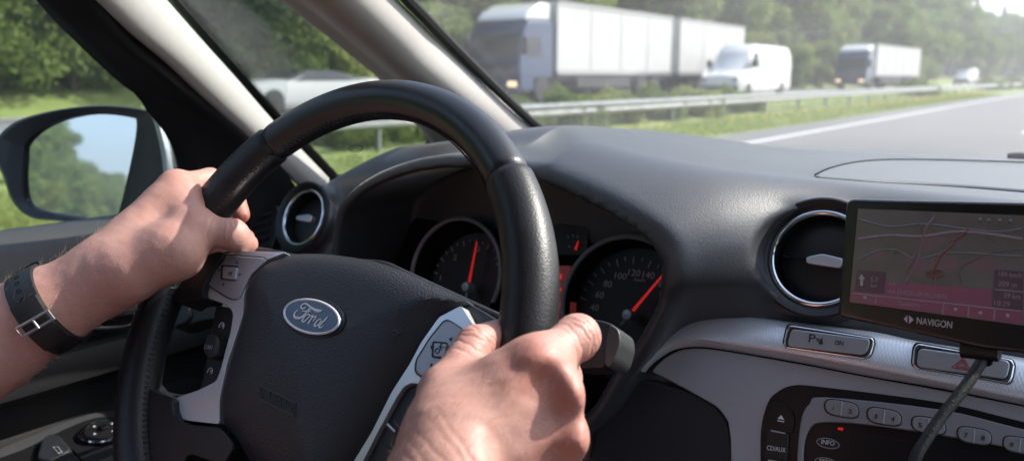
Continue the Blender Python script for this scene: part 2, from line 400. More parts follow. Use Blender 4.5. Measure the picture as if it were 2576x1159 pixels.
def zone(y):
    if y < 0: return 'seen in the door mirror behind the car'
    if y < 16: return 'beyond the side window left of the pillars'
    if y < 40: return 'in the forest wall behind the articulated lorry'
    if y < 75: return 'in the forest wall behind the white van'
    if y < 130: return 'in the forest wall around the distant box lorry'
    return 'at the far hazy bend of the motorway'
desc = ['dark green leafy tree', 'tall broad green tree', 'low pale green tree', 'pale olive leafy tree', 'tall dark conifer', 'slim dark conifer']
for row, (x, z, sp) in enumerate([(-25.2, .2, 6.0), (-30.5, 2.0, 7.0), (-38, 4.5, 7.5), (-47, 7.6, 9), (-22.8, -.6, 2.4)]):
    y = -250 if row < 2 else (-40 if row == 4 else -60)
    while y < (330 if row < 3 else 120):
        if row == 0: k = rt.choice([0, 2, 2, 3, 3])
        elif row == 1: k = rt.choice([0, 1, 3, 1, 4])
        else: k = rt.choice([1, 4, 5, 4, 1])
        if row == 4: k = rt.choice([0, 2, 2])
        if y < -10 and k > 3: k = 3
        s = rt.uniform(.8, 1.2)*(1.05 if y < 0 else 1)*(.46 if row == 4 else 1)*(.74 if y > 150 else 1)
        xx = x+rt.uniform(-1.5, 1.5)+xc(y); yy = y+rt.uniform(-1.5, 1.5)
        place(protos[k], (xx, yy, z-(1.1 if row == 4 else .3)), rt.uniform(0, 6.28), (s, s, s*rt.uniform(.9, 1.1)), ('young shrubby tree, '+zone(y) if row == 4 else desc[k]+' '+zone(y)), 'tree', 'trees of the forest wall, '+zone(y)+', '+('edge' if row == 4 else desc[k]), k not in usedp); usedp.add(k)
        y += sp*rt.uniform(.75, 1.25)
for k in range(6):
    if k not in usedp:
        for c in list(protos[k].children): bpy.data.objects.remove(c)
        bpy.data.objects.remove(protos[k])
# ---- bushes of the median
mbq = None
def bush_mesh(seed, n, rx, rz):
    rnd = np.random.RandomState(seed); d = rnd.normal(size=(n, 3)); d /= np.linalg.norm(d, axis=1)[:, None]; r = rnd.rand(n)**.35
    lump = 1+.25*np.sin(d[:, 0]*5+seed)*np.cos(d[:, 1]*4)
    C = d*(r*lump)[:, None]*[rx, rx, rz]; C[:, 2] = np.abs(C[:, 2])
    s = (.05*(.6+.8*rnd.rand(n)))[:, None]; A = rnd.normal(size=(n, 3)); A /= np.linalg.norm(A, axis=1)[:, None]
    B = np.cross(A, rnd.normal(size=(n, 3))); B /= np.linalg.norm(B, axis=1)[:, None]
    return np.stack([C-A*s, C-B*s*.6, C+A*s, C+B*s*.6], 1).reshape(-1, 3), np.arange(4*n).reshape(-1, 4)
bp_ = []
for i in range(2):
    P, Q = bush_mesh(i+3, 5200, .85, .95); t = empty('bush', (0, 0, 0)); np_mesh('foliage', P, Q, LEAF[i], t)
    st_ = MB(); [st_.tube([(0, 0, -.05), (math.cos(a)*.15, math.sin(a)*.15, .3), (math.cos(a)*.35, math.sin(a)*.35, .7)], [.015, .01, .004], 5) for a in (0, 1.3, 2.6, 3.9, 5.2)]
    st_.build('stem', M['bark'], t); bp_.append(t)
spots = [(6.3, .9, .7), (9.8, .9, .8), (12.1, .95, .9), (14.6, 1.1, .95), (17.3, 1.1, 1.0), (19.8, 1.1, .95), (22.4, 1.1, 1.0), (25.2, 1.1, 1.0), (8.5, .6, .5), (11, .7, .6), (13.2, .6, .55), (16, .6, .6), (18.5, .7, .5), (21, .6, .7), (23.8, .8, .62), (26.5, .9, .8), (28, 1.0, .95), (29.6, .95, .85), (62, 1.2, 1.1), (66, 1.3, 1.0), (96, 1.6, 1.3), (104, 1.5, 1.2), (114, 1.8, 1.4), (135, 2.0, 1.6), (160, 2.2, 1.8)]
for i, (y, s, sz) in enumerate(spots):
    lab = 'low green bush between the two guardrails in front of the lorry trailers' if y < 24 else ('dark green bush between the guardrails hiding the lower white van' if y < 40 else 'far green bush on the grass strip near the distant traffic')
    place(bp_[i % 2], (-11.3+xc(y)+rt.uniform(-.2, .2), y, G+.1), rt.uniform(0, 6), (s, s, sz), lab, 'bush', 'bushes of the median: '+lab, i < 2)
# ---- grass blades on the strip
rnd = np.random.RandomState(5); n = 42000
yy = 3+rnd.rand(n)**1.6*75; xx = -10.2+rnd.rand(n)*2.72; xx = np.where(rnd.rand(n) < .25, -12.2+rnd.rand(n)*1.7, xx)
xcv = np.maximum(0, yy-50)**2/2300; hh = (.04+.07*rnd.rand(n))*(1+.6*(rnd.rand(n) > .93)); a = rnd.rand(n)*6.28; ww = .008+.0003*yy
zz = np.interp(xx, [-12.6, -11.4, -10.3, -8.0], [GO-.1, G+.2, G+.03, G-.02])
dx = np.cos(a)*ww; dy = np.sin(a)*ww; lx = rnd.normal(size=n)*.03; ly = rnd.normal(size=n)*.03
P = np.stack([np.c_[xx+xcv-dx, yy-dy, zz], np.c_[xx+xcv+dx, yy+dy, zz], np.c_[xx+xcv+lx, yy+ly, zz+hh]], 1).reshape(-1, 3)
M['blade'] = leaf_mat('grass_blades', (.16, .21, .05), (.27, .30, .09))
tag(np_mesh('grass', P, np.arange(3*n).reshape(-1, 3), M['blade']), kind='stuff')
M['yellow_fl'] = mat('yellow_petals', (.65, .50, .03), .6)
rnd = np.random.RandomState(9); fm = MB()
for k in range(170):
    y = 14+rnd.rand()**.8*70; x = -9.9+rnd.rand()*1.3+xc(y); z = G+.02+.12*rnd.rand(); s = .022+.0006*y
    fm.obox((x, y, z+.05), (s, 0, 0), (0, s, 0), (0, 0, s*.5))
tag(fm.build('yellow_flowers', M['yellow_fl'], smooth=False), kind='stuff')

# ================================================================== ONCOMING TRAFFIC
M['white_tarp'] = mat('white_tarpaulin', (.44, .44, .43), .5, var=.05, varscale=2, bump=('noise', 1.6, .25, .05))
M['white_paint'] = mat('white_paint', (.56, .56, .56), .25, coat=.5)
M['cab_blue'] = mat('dark_blue_cab_paint', (.006, .024, .085), .3, coat=.5)
M['glass_dark'] = mat('dark_window_glass', (.015, .02, .025), .08)
M['tyre'] = mat('tyre_rubber', (.02, .02, .02), .8)
M['steel'] = mat('wheel_steel', (.35, .35, .36), .4, metal=.7)
M['chassis'] = mat('chassis_black', (.02, .02, .022), .6)
M['tail_red'] = mat('red_lens', (.3, .01, .01), .3)
M['headlamp'] = mat('lit_headlamp', (.9, .7, .5), .3, emit=((1, .62, .32), .7))
M['sign_panel'] = mat('pale_print_on_tarp', (.50, .53, .55), .5)
def wheel(parent, x, y, z, r, wd):
    o = MB().lathe((x, y, z), (1, 0, 0), [(r*.55, wd*.5), (r*.92, wd*.5), (r, wd*.38), (r, -wd*.38), (r*.92, -wd*.5), (r*.55, -wd*.5)], 24).build('wheel', M['tyre'], parent)
    MB().lathe((x, y, z), (1, 0, 0), [(.05, wd*.3), (r*.2, wd*.42), (r*.3, wd*.2), (r*.5, wd*.3), (r*.57, wd*.52), (r*.57, -wd*.52), (.05, -wd*.4)], 20).build('rim', M['steel'], o)
def cab(t, y0, W=2.5, H=3.75, paint='cab_blue', roof='white_paint'):
    """cab whose nose is at y0 (the front faces -Y), local coords"""
    w2 = W/2; pr = [(y0+.12, .45), (y0, .7), (y0, 1.6), (y0+.22, 2.55), (y0+.5, 2.95), (y0+2.1, 3.0), (y0+2.1, .9), (y0+.9, .9), (y0+.9, .45)]
    MB().prism([(-w2, y, z) for y, z in pr], [(w2, y, z) for y, z in pr]).build('cab', M[paint], t, bevel=.08, seg=3)
    rp = [(y0+.42, 2.96), (y0+.75, 3.3), (y0+1.5, H), (y0+2.08, H), (y0+2.08, 3.01)]
    MB().prism([(-w2+.12, y, z) for y, z in rp], [(w2-.12, y, z) for y, z in rp]).build('roof_deflector', M[roof], t, bevel=.08, seg=3)
    MB().prism([(-w2+.14, y0-.005, 1.62), (w2-.14, y0-.005, 1.62), (w2-.2, y0+.19, 2.5), (-w2+.2, y0+.19, 2.5)], [(-w2+.14, y0+.1, 1.62), (w2-.14, y0+.1, 1.62), (w2-.2, y0+.3, 2.5), (-w2+.2, y0+.3, 2.5)]).build('windscreen', M['glass_dark'], t, smooth=False)
    for s in (-1, 1):
        X = s*(w2+.005)
        MB().prism([(X, y0+.45, 1.65), (X, y0+1.35, 1.65), (X, y0+1.3, 2.4), (X, y0+.62, 2.4)], [(X-s*.05, y0+.45, 1.65), (X-s*.05, y0+1.35, 1.65), (X-s*.05, y0+1.3, 2.4), (X-s*.05, y0+.62, 2.4)]).build('side_window', M['glass_dark'], t, smooth=False)
        MB().box((s*(w2-.35)-.2, y0-.03, .62), (s*(w2-.35)+.2, y0+.05, .80)).build('headlamp', M['headlamp'], t, bevel=.03)
        MB().box((s*(w2+.12)-.1, y0+.1, 1.75), (s*(w2+.12)+.1, y0+.22, 2.35)).build('wing_mirror', M['chassis'], t, bevel=.03)
        wheel(t, s*(w2-.17), y0+1.45, .5, .5, .32)
    g = MB()
    for k in range(5): g.box((-w2+.35, y0-.02, .92+k*.11), (w2-.35, y0+.03, .97+k*.11))
    g.build('grille', M['chassis'], t, smooth=False)
    MB().box((-w2+.05, y0-.04, .42), (w2-.05, y0+.08, .60)).build('bumper', M[paint], t, bevel=.04)
def box_body(t, ya, yb, W=2.55, H=3.9, bottom=1.15, name='trailer', print_=None):
    w2 = W/2
    MB().box((-w2, ya, bottom), (w2, yb, H)).build(name, M['white_tarp'], t, bevel=.03)
    m = MB()
    for s in (-1, 1):
        m.box((s*w2-.03, ya-.01, H-.11), (s*w2+.03, yb+.01, H+.012)); m.box((s*w2-.025, ya-.01, bottom-.10), (s*w2+.025, yb+.01, bottom+.07))
        for yy_ in np.arange(ya, yb+.1, (yb-ya)/max(1, round((yb-ya)/2.6))): m.box((s*w2-.012, yy_-.035, bottom), (s*w2+.012, yy_+.035, H-.1))
    m.build('frame_rail', M['steel'], t, smooth=False)
    MB().box((-w2+.3, ya+.2, bottom-.3), (w2-.3, yb-.2, bottom-.04)).build('chassis', M['chassis'], t)
    MB().box((-w2+.1, yb-.25, .6), (w2-.1, yb-.1, .75)).build('rear_bumper', M['chassis'], t)
def lorry(x, y, L1, L2, label, rot=0, group=None, H=3.75, paint='cab_blue'):
    t = empty('articulated_lorry' if L2 else 'box_lorry', (0, 0, 0), label, 'lorry')
    cab(t, 0, H=H-.1, paint=paint)
    box_body(t, 2.35, 2.35+L1, H=H, name='cargo_box')
    for s in (-1, 1):
        for yy_ in ([2.35+L1*.72, 2.35+L1*.72+1.3] if L2 else [2.35+L1*.68, 2.35+L1*.68+1.25]): wheel(t, s*1.05, yy_, .5, .5, .34)
        MB().box((s*1.2-.02, 3.9, .55), (s*1.2+.02, 2.35+L1*.6, 1.0)).build('side_guard', M['chassis'], t)
        MB().box((s*1.0-.08, 2.35+(L1 + (L2+.9 if L2 else 0))+.0, 1.0), (s*1.0+.08, 2.35+(L1+(L2+.9 if L2 else 0))+.03, 1.1)).build('tail_lamp', M['tail_red'], t)
    if L2:
        a = 2.35+L1+.9; box_body(t, a, a+L2, H=H, name='trailer_box')
        for s in (-1, 1):
            for yy_ in (a+L2*.35, a+L2*.35+1.3, a+L2*.35+2.6): wheel(t, s*1.05, yy_, .5, .5, .34)
        MB().box((-.1, a-1.2, .8), (.1, a+.3, .95)).build('drawbar', M['chassis'], t)
    t.location = (x, y, GO+.005); t.rotation_euler.z = rot
    return t
# the side that faces us is the lorry's own left side (+X)
lorry(-18.2, 23.3, 9.8, 8.4, 'long white tarpaulin lorry and trailer with dark blue cab passing at the top', H=3.73)
lorry(-16.9, 68, 13.6, 0, 'distant white box lorry with dark cab and lit headlamps', rot=-.06, H=3.62)
def van(x, y, label, L=6.6, H=2.55, rot=0, name='delivery_van'):
    t = empty(name, (0, 0, 0), label, 'van')
    W2 = .98
    # cross sections along y: (y, half width, bottom, shoulder z, top z)
    secs = [(0, .70, .38, .75, .85), (.06, .88, .3, .9, 1.0), (.5, .95, .28, 1.12, 1.2), (.95, .97, .28, 1.25, 1.33), (1.5, .97, .28, 1.35, 2.0), (1.95, .97, .28, 1.4, H-.12), (2.5, .97, .28, 1.45, H-.02), (4, .98, .28, 1.5, H), (L-.25, .98, .28, 1.5, H-.01), (L-.03, .95, .33, 1.5, H-.1), (L, .88, .4, 1.5, H-.25)]
    rows = []
    for y_, hw, b_, s_, tp in secs:
        tw = hw*(.84 if tp > 1.6 else .9); P_ = [(-hw*.9, b_), (-hw, b_+.12), (-hw, s_), (-(hw*.6+tw*.4), (s_+tp)/2+.05), (-tw, tp-.12), (-tw+.13, tp-.01), (0, tp+.02), (tw-.13, tp-.01), (tw, tp-.12), (hw*.6+tw*.4, (s_+tp)/2+.05), (hw, s_), (hw, b_+.12), (hw*.9, b_)]
        rows.append([(a, y_, z) for a, z in P_])
    mb = MB(); n_ = len(rows[0]); vs = [p for r in rows for p in r]; k = len(rows)
    fs = [(i*n_+j, i*n_+(j+1) % n_, (i+1)*n_+(j+1) % n_, (i+1)*n_+j) for i in range(k-1) for j in range(n_)]
    fs += [tuple(range(n_)), tuple((k-1)*n_+j for j in range(n_))]
    mb.add(vs, fs).build('body', M['white_paint'], t, autos=True)
    MB().prism([(-.80, 1.0, 1.37), (.80, 1.0, 1.37), (.72, 1.86, 2.27), (-.72, 1.86, 2.27)], [(-.80, 1.08, 1.33), (.80, 1.08, 1.33), (.72, 1.94, 2.22), (-.72, 1.94, 2.22)]).build('windscreen', M['glass_dark'], t, smooth=False)
    for s in (-1, 1):
        f = [(s*.985, 1.35, 1.42), (s*.985, 2.45, 1.42), (s*.90, 2.4, 2.1), (s*.90, 1.95, 2.1)]
        MB().prism(f, [(a-s*.06, b, c) for a, b, c in f]).build('side_window', M['glass_dark'], t, smooth=False)
        MB().box((s*.75-.13, -.01, .78), (s*.75+.13, .1, .98)).build('headlamp', M['steel'], t, bevel=.03)
        MB().box((s*1.1-.1, 1.35, 1.4), (s*1.1+.1, 1.47, 1.75)).build('wing_mirror', M['chassis'], t, bevel=.02)
        for yy_ in (1.15, L-1.45): wheel(t, s*.87, yy_, .36, .36, .25)
        for ya in (2.6, 4.1): MB().box((s*.982-.003, ya, .45), (s*.982+.003, ya+.015, 2.2)).build('door_seam', M['chassis'], t, smooth=False)
    MB().box((-.9, -.05, .3), (.9, .12, .58)).build('bumper', M['chassis'], t, bevel=.04)
    t.location = (x, y, GO+.005); t.rotation_euler.z = rot; return t
van(-14.4, 35.2, 'white high-roofed van half hidden by a dark bush', L=7.2, H=2.5)
van(-16.0, 120, 'small distant white van beyond the far bushes', L=6.0, H=2.2, rot=-.06)
def car(x, y, label):
    t = empty('sports_car', (0, 0, 0), label, 'car')
    secs = [(0, .62, .30, .56, .62), (.08, .80, .22, .62, .70), (.8, .88, .18, .74, .82), (1.4, .89, .18, .80, .88), (2.0, .89, .18, .82, .90), (2.8, .89, .18, .83, .90), (3.6, .89, .18, .84, .91), (4.3, .88, .18, .85, .92), (4.8, .84, .24, .82, .90), (4.95, .7, .32, .76, .84)]
    rows = []
    for y_, hw, b_, s_, tp in secs:
        tw = hw*.72 if tp > 1.2 else hw*.85
        P_ = [(-hw*.9, b_), (-hw, b_+.15), (-hw*.99, s_), (-tw, tp-.05), (-tw*.8, tp), (0, tp+.015), (tw*.8, tp), (tw, tp-.05), (hw*.99, s_), (hw, b_+.15), (hw*.9, b_)]
        rows.append([(a, y_, z) for a, z in P_])
    n_ = len(rows[0]); vs = [p for r in rows for p in r]; k = len(rows)
    fs = [(i*n_+j, i*n_+(j+1) % n_, (i+1)*n_+(j+1) % n_, (i+1)*n_+j) for i in range(k-1) for j in range(n_)]+[tuple(range(n_)), tuple((k-1)*n_+j for j in range(n_))]
    MB().add(vs, fs).build('body', M['white_paint'], t)
    for s in (-1, 1):
        f = [(s*.80, 1.65, .88), (s*.80, 3.7, .88), (s*.62, 3.2, 1.10), (s*.62, 2.2, 1.10)]
        MB().prism(f, [(a-s*.05, b, c) for a, b, c in f]).build('side_window', M['glass_dark'], t, smooth=False)
        MB().box((s*.62-.15, 0, .6), (s*.62+.15, .12, .72)).build('headlamp', M['steel'], t, bevel=.02)
        for yy_ in (.85, 3.6): wheel(t, s*.80, yy_, .32, .32, .21)
    MB().prism([(-.70, 1.40, .88), (.70, 1.40, .88), (.58, 2.15, 1.13), (-.58, 2.15, 1.13)], [(-.70, 1.46, .84), (.70, 1.46, .84), (.58, 2.2, 1.08), (-.58, 2.2, 1.08)]).build('windscreen', M['glass_dark'], t, smooth=False)
    MB().prism([(-.76, 1.7, .86), (-.60, 2.15, 1.13), (-.58, 3.2, 1.12), (-.72, 4.1, .9)], [(.76, 1.7, .86), (.60, 2.15, 1.13), (.58, 3.2, 1.12), (.72, 4.1, .9)]).build('soft_top', M['chassis'], t, bevel=.04)
    t.location = (x, y, GO+.005); return t
car(-18.2, 12.2, 'low white sports car with black top passing outside the quarter window')

# ================================================================== CAR BODY
def glass_mat(name, tint, dirt, gloss=.06, scale=3.0):
    """thin pane: clear, a weak mirror, and a film of dust that scatters sunlight"""
    m = bpy.data.materials.new(name); m.use_nodes = True; n = m.node_tree.nodes; L = m.node_tree.links; n.remove(n['Principled BSDF'])
    t = n.new('ShaderNodeBsdfTransparent'); t.inputs[0].default_value = (*tint, 1)
    g = n.new('ShaderNodeBsdfGlossy'); g.inputs['Roughness'].default_value = .02; g.inputs[0].default_value = (.9, .95, 1, 1)
    lw = n.new('ShaderNodeLayerWeight'); lw.inputs[0].default_value = .12; mg = n.new('ShaderNodeMath'); mg.operation = 'MULTIPLY'; mg.inputs[1].default_value = gloss*4
    L.new(lw.outputs['Facing'], mg.inputs[0]); m1 = n.new('ShaderNodeMixShader'); L.new(mg.outputs[0], m1.inputs[0]); L.new(t.outputs[0], m1.inputs[1]); L.new(g.outputs[0], m1.inputs[2])
    tl = n.new('ShaderNodeBsdfTranslucent'); tl.inputs[0].default_value = (.9, .9, .9, 1)
    tc = n.new('ShaderNodeTexCoord'); mp = n.new('ShaderNodeMapping'); mp.inputs['Scale'].default_value = (1, 5, 5); no = n.new('ShaderNodeTexNoise'); no.inputs['Scale'].default_value = scale; no.inputs['Detail'].default_value = 6; no.inputs['Roughness'].default_value = .6
    L.new(tc.outputs['Object'], mp.inputs[0]); L.new(mp.outputs[0], no.inputs['Vector'])
    mr = n.new('ShaderNodeMapRange'); mr.inputs['From Min'].default_value = .3; mr.inputs['From Max'].default_value = .75; mr.inputs['To Min'].default_value = dirt*.35; mr.inputs['To Max'].default_value = dirt*1.5
    L.new(no.outputs['Fac'], mr.inputs[0])
    # specks of dirt
    vo = n.new('ShaderNodeTexVoronoi'); vo.inputs['Scale'].default_value = 38; L.new(tc.outputs['Object'], vo.inputs['Vector'])
    lt = n.new('ShaderNodeMath'); lt.operation = 'LESS_THAN'; lt.inputs[1].default_value = .035; L.new(vo.outputs['Distance'], lt.inputs[0])
    ml = n.new('ShaderNodeMath'); ml.operation = 'MULTIPLY_ADD'; ml.inputs[1].default_value = .16 if dirt > .02 else 0.03; L.new(lt.outputs[0], ml.inputs[0]); L.new(mr.outputs[0], ml.inputs[2])
    m2 = n.new('ShaderNodeMixShader'); L.new(ml.outputs[0], m2.inputs[0]); L.new(m1.outputs[0], m2.inputs[1]); L.new(tl.outputs[0], m2.inputs[2]); L.new(m2.outputs[0], n['Material Output'].inputs[0])
    return m
M['windscreen'] = glass_mat('dusty_windscreen_glass', (.88, .90, .89), .040, gloss=.045)
M['tinted'] = glass_mat('tinted_side_glass', (.74, .79, .77), .012)
M['clearish'] = glass_mat('side_window_glass', (.84, .88, .87), .010)
body = empty('car', (-.05, 0, -1.15), 'car we sit in, with grey fabric pillars, black window frame and dusty windscreen', 'car')
def pillar(name, Ls, Rs, bulge, m, back=.03, n=6, prof=None, ext0=None):
    """strip between a left and a right edge (3D points) with a rounded front and returned edges"""
    Lp = [V(p) for p in cr(Ls, n)]; Rp = [V(p) for p in cr(Rs, n)]; rows = []
    prof = prof or [(0, -back), (0, -.004), (.03, .004), (.12, .35), (.3, .75), (.5, 1), (.7, .9), (.85, .6), (.95, .2), (1, -.004), (1, -back)]
    for a, b in zip(Lp, Rp):
        mid = (a+b)/2; wdir = (b-a).normalized(); tv = (Lp[-1]-Lp[0]).normalized(); nrm = wdir.cross(tv).normalized()
        if nrm.dot(-mid) < 0: nrm = -nrm
        tc_ = (-mid).normalized(); tc_ = (tc_-tv*tc_.dot(tv)).normalized(); rows.append([a+(b-a)*t+(tc_*(q*bulge) if q > 0 else tc_*q) for t, q in prof])
    return grid(name, rows, m, body)
def ext(p, q, k): return p+(p-q)*k
R1 = [aty(1000, 0, .62), aty(1120, 120, .73), aty(1290, 282, .88), aty(1378, 352, .965)]; R1 = [ext(R1[0], R1[1], 3.0)]+R1
L1 = [aty(704, 0, .525), aty(862, 125, .625), aty(975, 222, .73), aty(1100, 372, .85)]; L1 = [ext(L1[0], L1[1], 3.0)]+L1
pillar('windscreen_pillar', L1, R1, .046, M['trim'], back=.04, n=10, prof=[(0, -.04), (0, -.003), (.01, .001), (.08, .10), (.15, .20), (.18, .34), (.22, .60), (.27, .80), (.33, .93), (.40, .99)]+[(t, math.cos(math.pi/2*((t-.40)/.60)**1.25)) for t in (.5, .6, .7, .8, .88, .95)]+[(1, 0.001), (1, -.04)])
L2 = [atx(240, 0, -.825), atx(322, 80, -.83), atx(415, 158, -.835), atx(500, 237, -.84), atx(620, 345, -.845), atx(752, 470, -.85), atx(800, 520, -.855)]
R2 = [atx(420, 0, -.845), atx(508, 100, -.85), atx(598, 200, -.855), atx(685, 300, -.86), atx(755, 372, -.865), atx(826, 446, -.87), atx(875, 500, -.875)]
L2 = [ext(L2[0], L2[1], 2.5)]+L2; R2 = [ext(R2[0], R2[1], 2.5)]+R2
pillar('quarter_pillar', L2, R2, .016, M['trim'], back=.025)
# black gasket line on the windscreen side of the pillar
MB().tube([p+V((.004, .012, 0)) for p in map(V, cr(R1, 6))], .0065, 8).build('windscreen_gasket', M['seal'], body)
# quarter window, its ceramic border, rounded lower corner
qg = [V(p)+V((-.012, .02, 0)) for p in map(V, cr(R2, 4))]; qh = [V(p)+V((-.02, .0, 0)) for p in map(V, cr(L1, 5))]
nq = min(len(qg), len(qh)); 
def resample(P, n):
    P = [V(p) for p in P]; d = [0]
    for a, b in zip(P, P[1:]): d.append(d[-1]+(b-a).length)
    out = []
    for k in range(n):
        t = d[-1]*k/(n-1); i = max(0, min(len(P)-2, next((j for j in range(len(d)-1) if d[j+1] >= t-1e-9), len(P)-2)))
        out.append(P[i].lerp(P[i+1], (t-d[i])/max(d[i+1]-d[i], 1e-9)))
    return out
qg = resample(qg, 20); qh = resample(qh, 20)
pane = grid('quarter_window', [[a.lerp(b, t/6) for t in range(7)] for a, b in zip(qg, qh)], M['tinted'], body)
fb = MB(); fr = [(p, (q-p).normalized()) for p, q in zip(qg, qh)]
nrmq = V((.8, -.55, .1)).normalized()
rows = [[p+nrmq*.002-d*.030, p+nrmq*.002+d*.006] for p, d in fr]
for i in range(len(rows)-1): fb.add([rows[i][0], rows[i][1], rows[i+1][1], rows[i+1][0]], [(0, 1, 2, 3)])
fine = resample(qg, 150); fd = (qh[10]-qg[10]).normalized()
for i, p in enumerate(fine):
    for k, (off, s_) in enumerate([(.0085, .0016), (.0115, .0013), (.0142, .0009)]):
        q = p+fd*off+nrmq*.002+(fine[min(i+1, 149)]-p)*(.5 if k % 2 else 0)
        t1 = (fine[min(i+1, 149)]-fine[max(i-1, 0)]).normalized(); fb.add([q-t1*s_, q-fd*s_, q+t1*s_, q+fd*s_], [(0, 1, 2, 3)])
fb.build('ceramic_border', M['seal'], pane, smooth=False)
# thick black gasket round the lower end of the quarter window
gk = [aty(1088, 318, .905), aty(1091, 345, .90), aty(1080, 372, .885), aty(1052, 398, .86), aty(1000, 420, .82), aty(930, 440, .77), aty(840, 458, .70)]
MB().tube(cr(gk, 5), .009, 10).build('window_gasket', M['seal'], pane)
# windscreen
wl_ = [p+V((-.006, .014, .004)) for p in resample([V(q) for q in cr(R1, 6)][::-1], 33)]
def ws(u, v):
    """u -1..1 across, v 0 base .. 1 header: spans the two pillars"""
    f = v*32; k = min(int(f), 31); A = wl_[k].lerp(wl_[k+1], f-k); B = V((-.10-A.x, A.y, A.z)); P = A.lerp(B, (u+1)/2); w = 1-u*u
    return P+V((0, w*(.235-.19*v), w*(-.040+.05*v+.05*math.sin(math.pi*v))))
grid('windscreen', [[ws(-1+2*i/24, j/12) for i in range(25)] for j in range(13)], M['windscreen'], body)
# roof lining, right pillar, rear part of the cabin
def hd(u): return ws(u, 1.0)
rl = [[V((hd(-1+2*i/10).x*(1.12 if j else 1), (hd(-1+2*i/10).y-.02) if j == 0 else [0, .1, -.6, -1.4, -2.2][j], [.268, .30, .31, .30, .22][j]-.05*abs(-1+2*i/10)**3)) for i in range(11)] for j in range(5)]
grid('roof_lining', rl, M['headliner'], body, solid=.05, soloff=1)
mir = lambda P: V((-.10-P.x, P.y, P.z))
Rm = [mir(p) for p in R1]; Lm = [mir(p) for p in L1]
pillar('windscreen_pillar', Rm, Lm, .03, M['trim'], back=.04)
sh = MB()
for s, X in ((-1, -.96), (1, .86)):
    sh.box((X-.03, -2.2, -1.15), (X+.03, .20 if s < 0 else 1.3, -.19))
    sh.box((X-.03, -.62, -.2), (X+.03, -.45, .25)); sh.box((X-.03, -1.75, -.2), (X+.03, -1.5, .25))
sh.box((-.96, -2.26, -1.15), (.86, -2.2, -.1)); sh.box((-.96, -2.26, .15), (.86, -2.2, .3))
sh.build('rear_cabin', M['dash_dark'], body, smooth=False)
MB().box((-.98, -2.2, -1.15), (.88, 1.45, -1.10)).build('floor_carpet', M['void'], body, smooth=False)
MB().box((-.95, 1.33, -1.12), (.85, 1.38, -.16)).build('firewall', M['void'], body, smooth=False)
M['bonnet'] = mat('silver_body_paint', (.36, .40, .44), .3, metal=.6, coat=1, coatr=.05)
grid('bonnet', [[(x, y, z-.10*abs(x/.9)**3) for x in np.linspace(-.9, .8, 13)] for y, z in ((1.28, -.20), (1.5, -.23), (1.8, -.30), (2.1, -.42), (2.25, -.6))], M['bonnet'], body, solid=.01)
# wiper arms parked under the glass
for lab, pts in (('left', [(1688, 362), (1705, 363), (1760, 371), (1860, 376)]), ('right', [(2535, 397), (2560, 395), (2600, 397), (2700, 402)])):
    wp = empty('windscreen_wiper', aty(*pts[0], 1.24), 'black wiper tip at the windscreen foot '+('beside the white edge line' if lab == 'left' else 'at the right edge'), 'wiper')
    P = [aty(x, y, 1.24) for x, y in pts]
    MB().tube(cr(P, 4), .006, 8).build('blade', M['black'], wp)
    MB().tube([p+V((0, .02, -.012)) for p in P], .008, 8).build('arm', M['black'], wp)

# ================================================================== DASHBOARD
dash = empty('dashboard', (-.3, .75, -.3), 'dark grey soft plastic dashboard with arched instrument hood and round vents', 'dashboard')
OPEN = [(862, 700), (868, 640), (880, 545), (905, 508), (940, 480), (1000, 450), (1080, 428), (1180, 420), (1260, 424), (1335, 440), (1410, 465), (1510, 510), (1580, 548), (1635, 585), (1672, 622), (1687, 669), (1672, 744), (1640, 810), (1610, 859), (1560, 925), (1480, 1040), (1300, 1100), (1000, 1000), (870, 860)]
OPEN = [(p.x, p.z) for p in (aty(x, y, .565) for x, y in cr(OPEN, 3, True))]
VENTS = [DASH.hit(2063, 650, .016), DASH.hit(766, 548, .015)]
def dash_field(X, Y, Z):
    ztop = -.090-.022*(Y-.65)
    hum = np.exp(-((X+.455)/.205)**2*1.1)*np.clip(1-((Y-.70)/.42)**2, 0, 1)
    ztop = ztop+.040*hum - .10*np.clip((-.70-X)/.2, 0, 1)**1.3
    yf = .62-(Z+.2)*-.436 
    s2 = poly_sdf(X[:, 0, :], Z[:, 0, :], OPEN)[:, None, :]*np.ones_like(Y)
    wb = np.exp(-(np.maximum(s2-.01, 0)/.065)**2)*np.clip((X+.47)/.1, 0, 1)*np.clip((Z+.215)/.06, 0, 1); yf = yf*(1-wb)+np.minimum(yf, .556)*wb
    base = smax(Z-ztop, yf-Y, .050)
    bb = np.maximum(np.maximum(base, Y-1.212), np.maximum(-.97-X, X-.42))
    lip = .550+.05*np.clip((X+.42)/.2, 0, 1)*0
    hood = smax(smax(s2-.013, lip-Y, .016), Y-.74, .02)
    f = smin(bb, hood, .030)
    f = smax(f, -np.maximum(s2, Y-.665), .005)
    for i, c in enumerate(VENTS):
        c = np.array(c); ax = np.array(DASH.n); rx, ry, rz = X-c[0], Y-c[1], Z-c[2]
        h = rx*ax[0]+ry*ax[1]+rz*ax[2]; r = np.sqrt(np.maximum(rx*rx+ry*ry+rz*rz-h*h, 0)); R_ = .0414 if i == 0 else .0385
        boss = smax(r-(R_+.007), np.abs(h+.007)-.012, .008)
        f = smin(f, boss, .010)
        f = smax(f, -np.maximum(r-R_, -h-.045), .005)
    return f
def build_field(fn, lo, hi, h):
    ax = [np.arange(lo[i], hi[i]+h, h) for i in range(3)]
    X, Y, Z = np.meshgrid(*ax, indexing='ij'); return surfnet(fn(X, Y, Z).astype(np.float64), lo, h)
P, Q = build_field(dash_field, (-1.0, .46, -.62), (.45, 1.29, -.03), .0045)
np_mesh('panel', P, Q, M['dash'], dash)

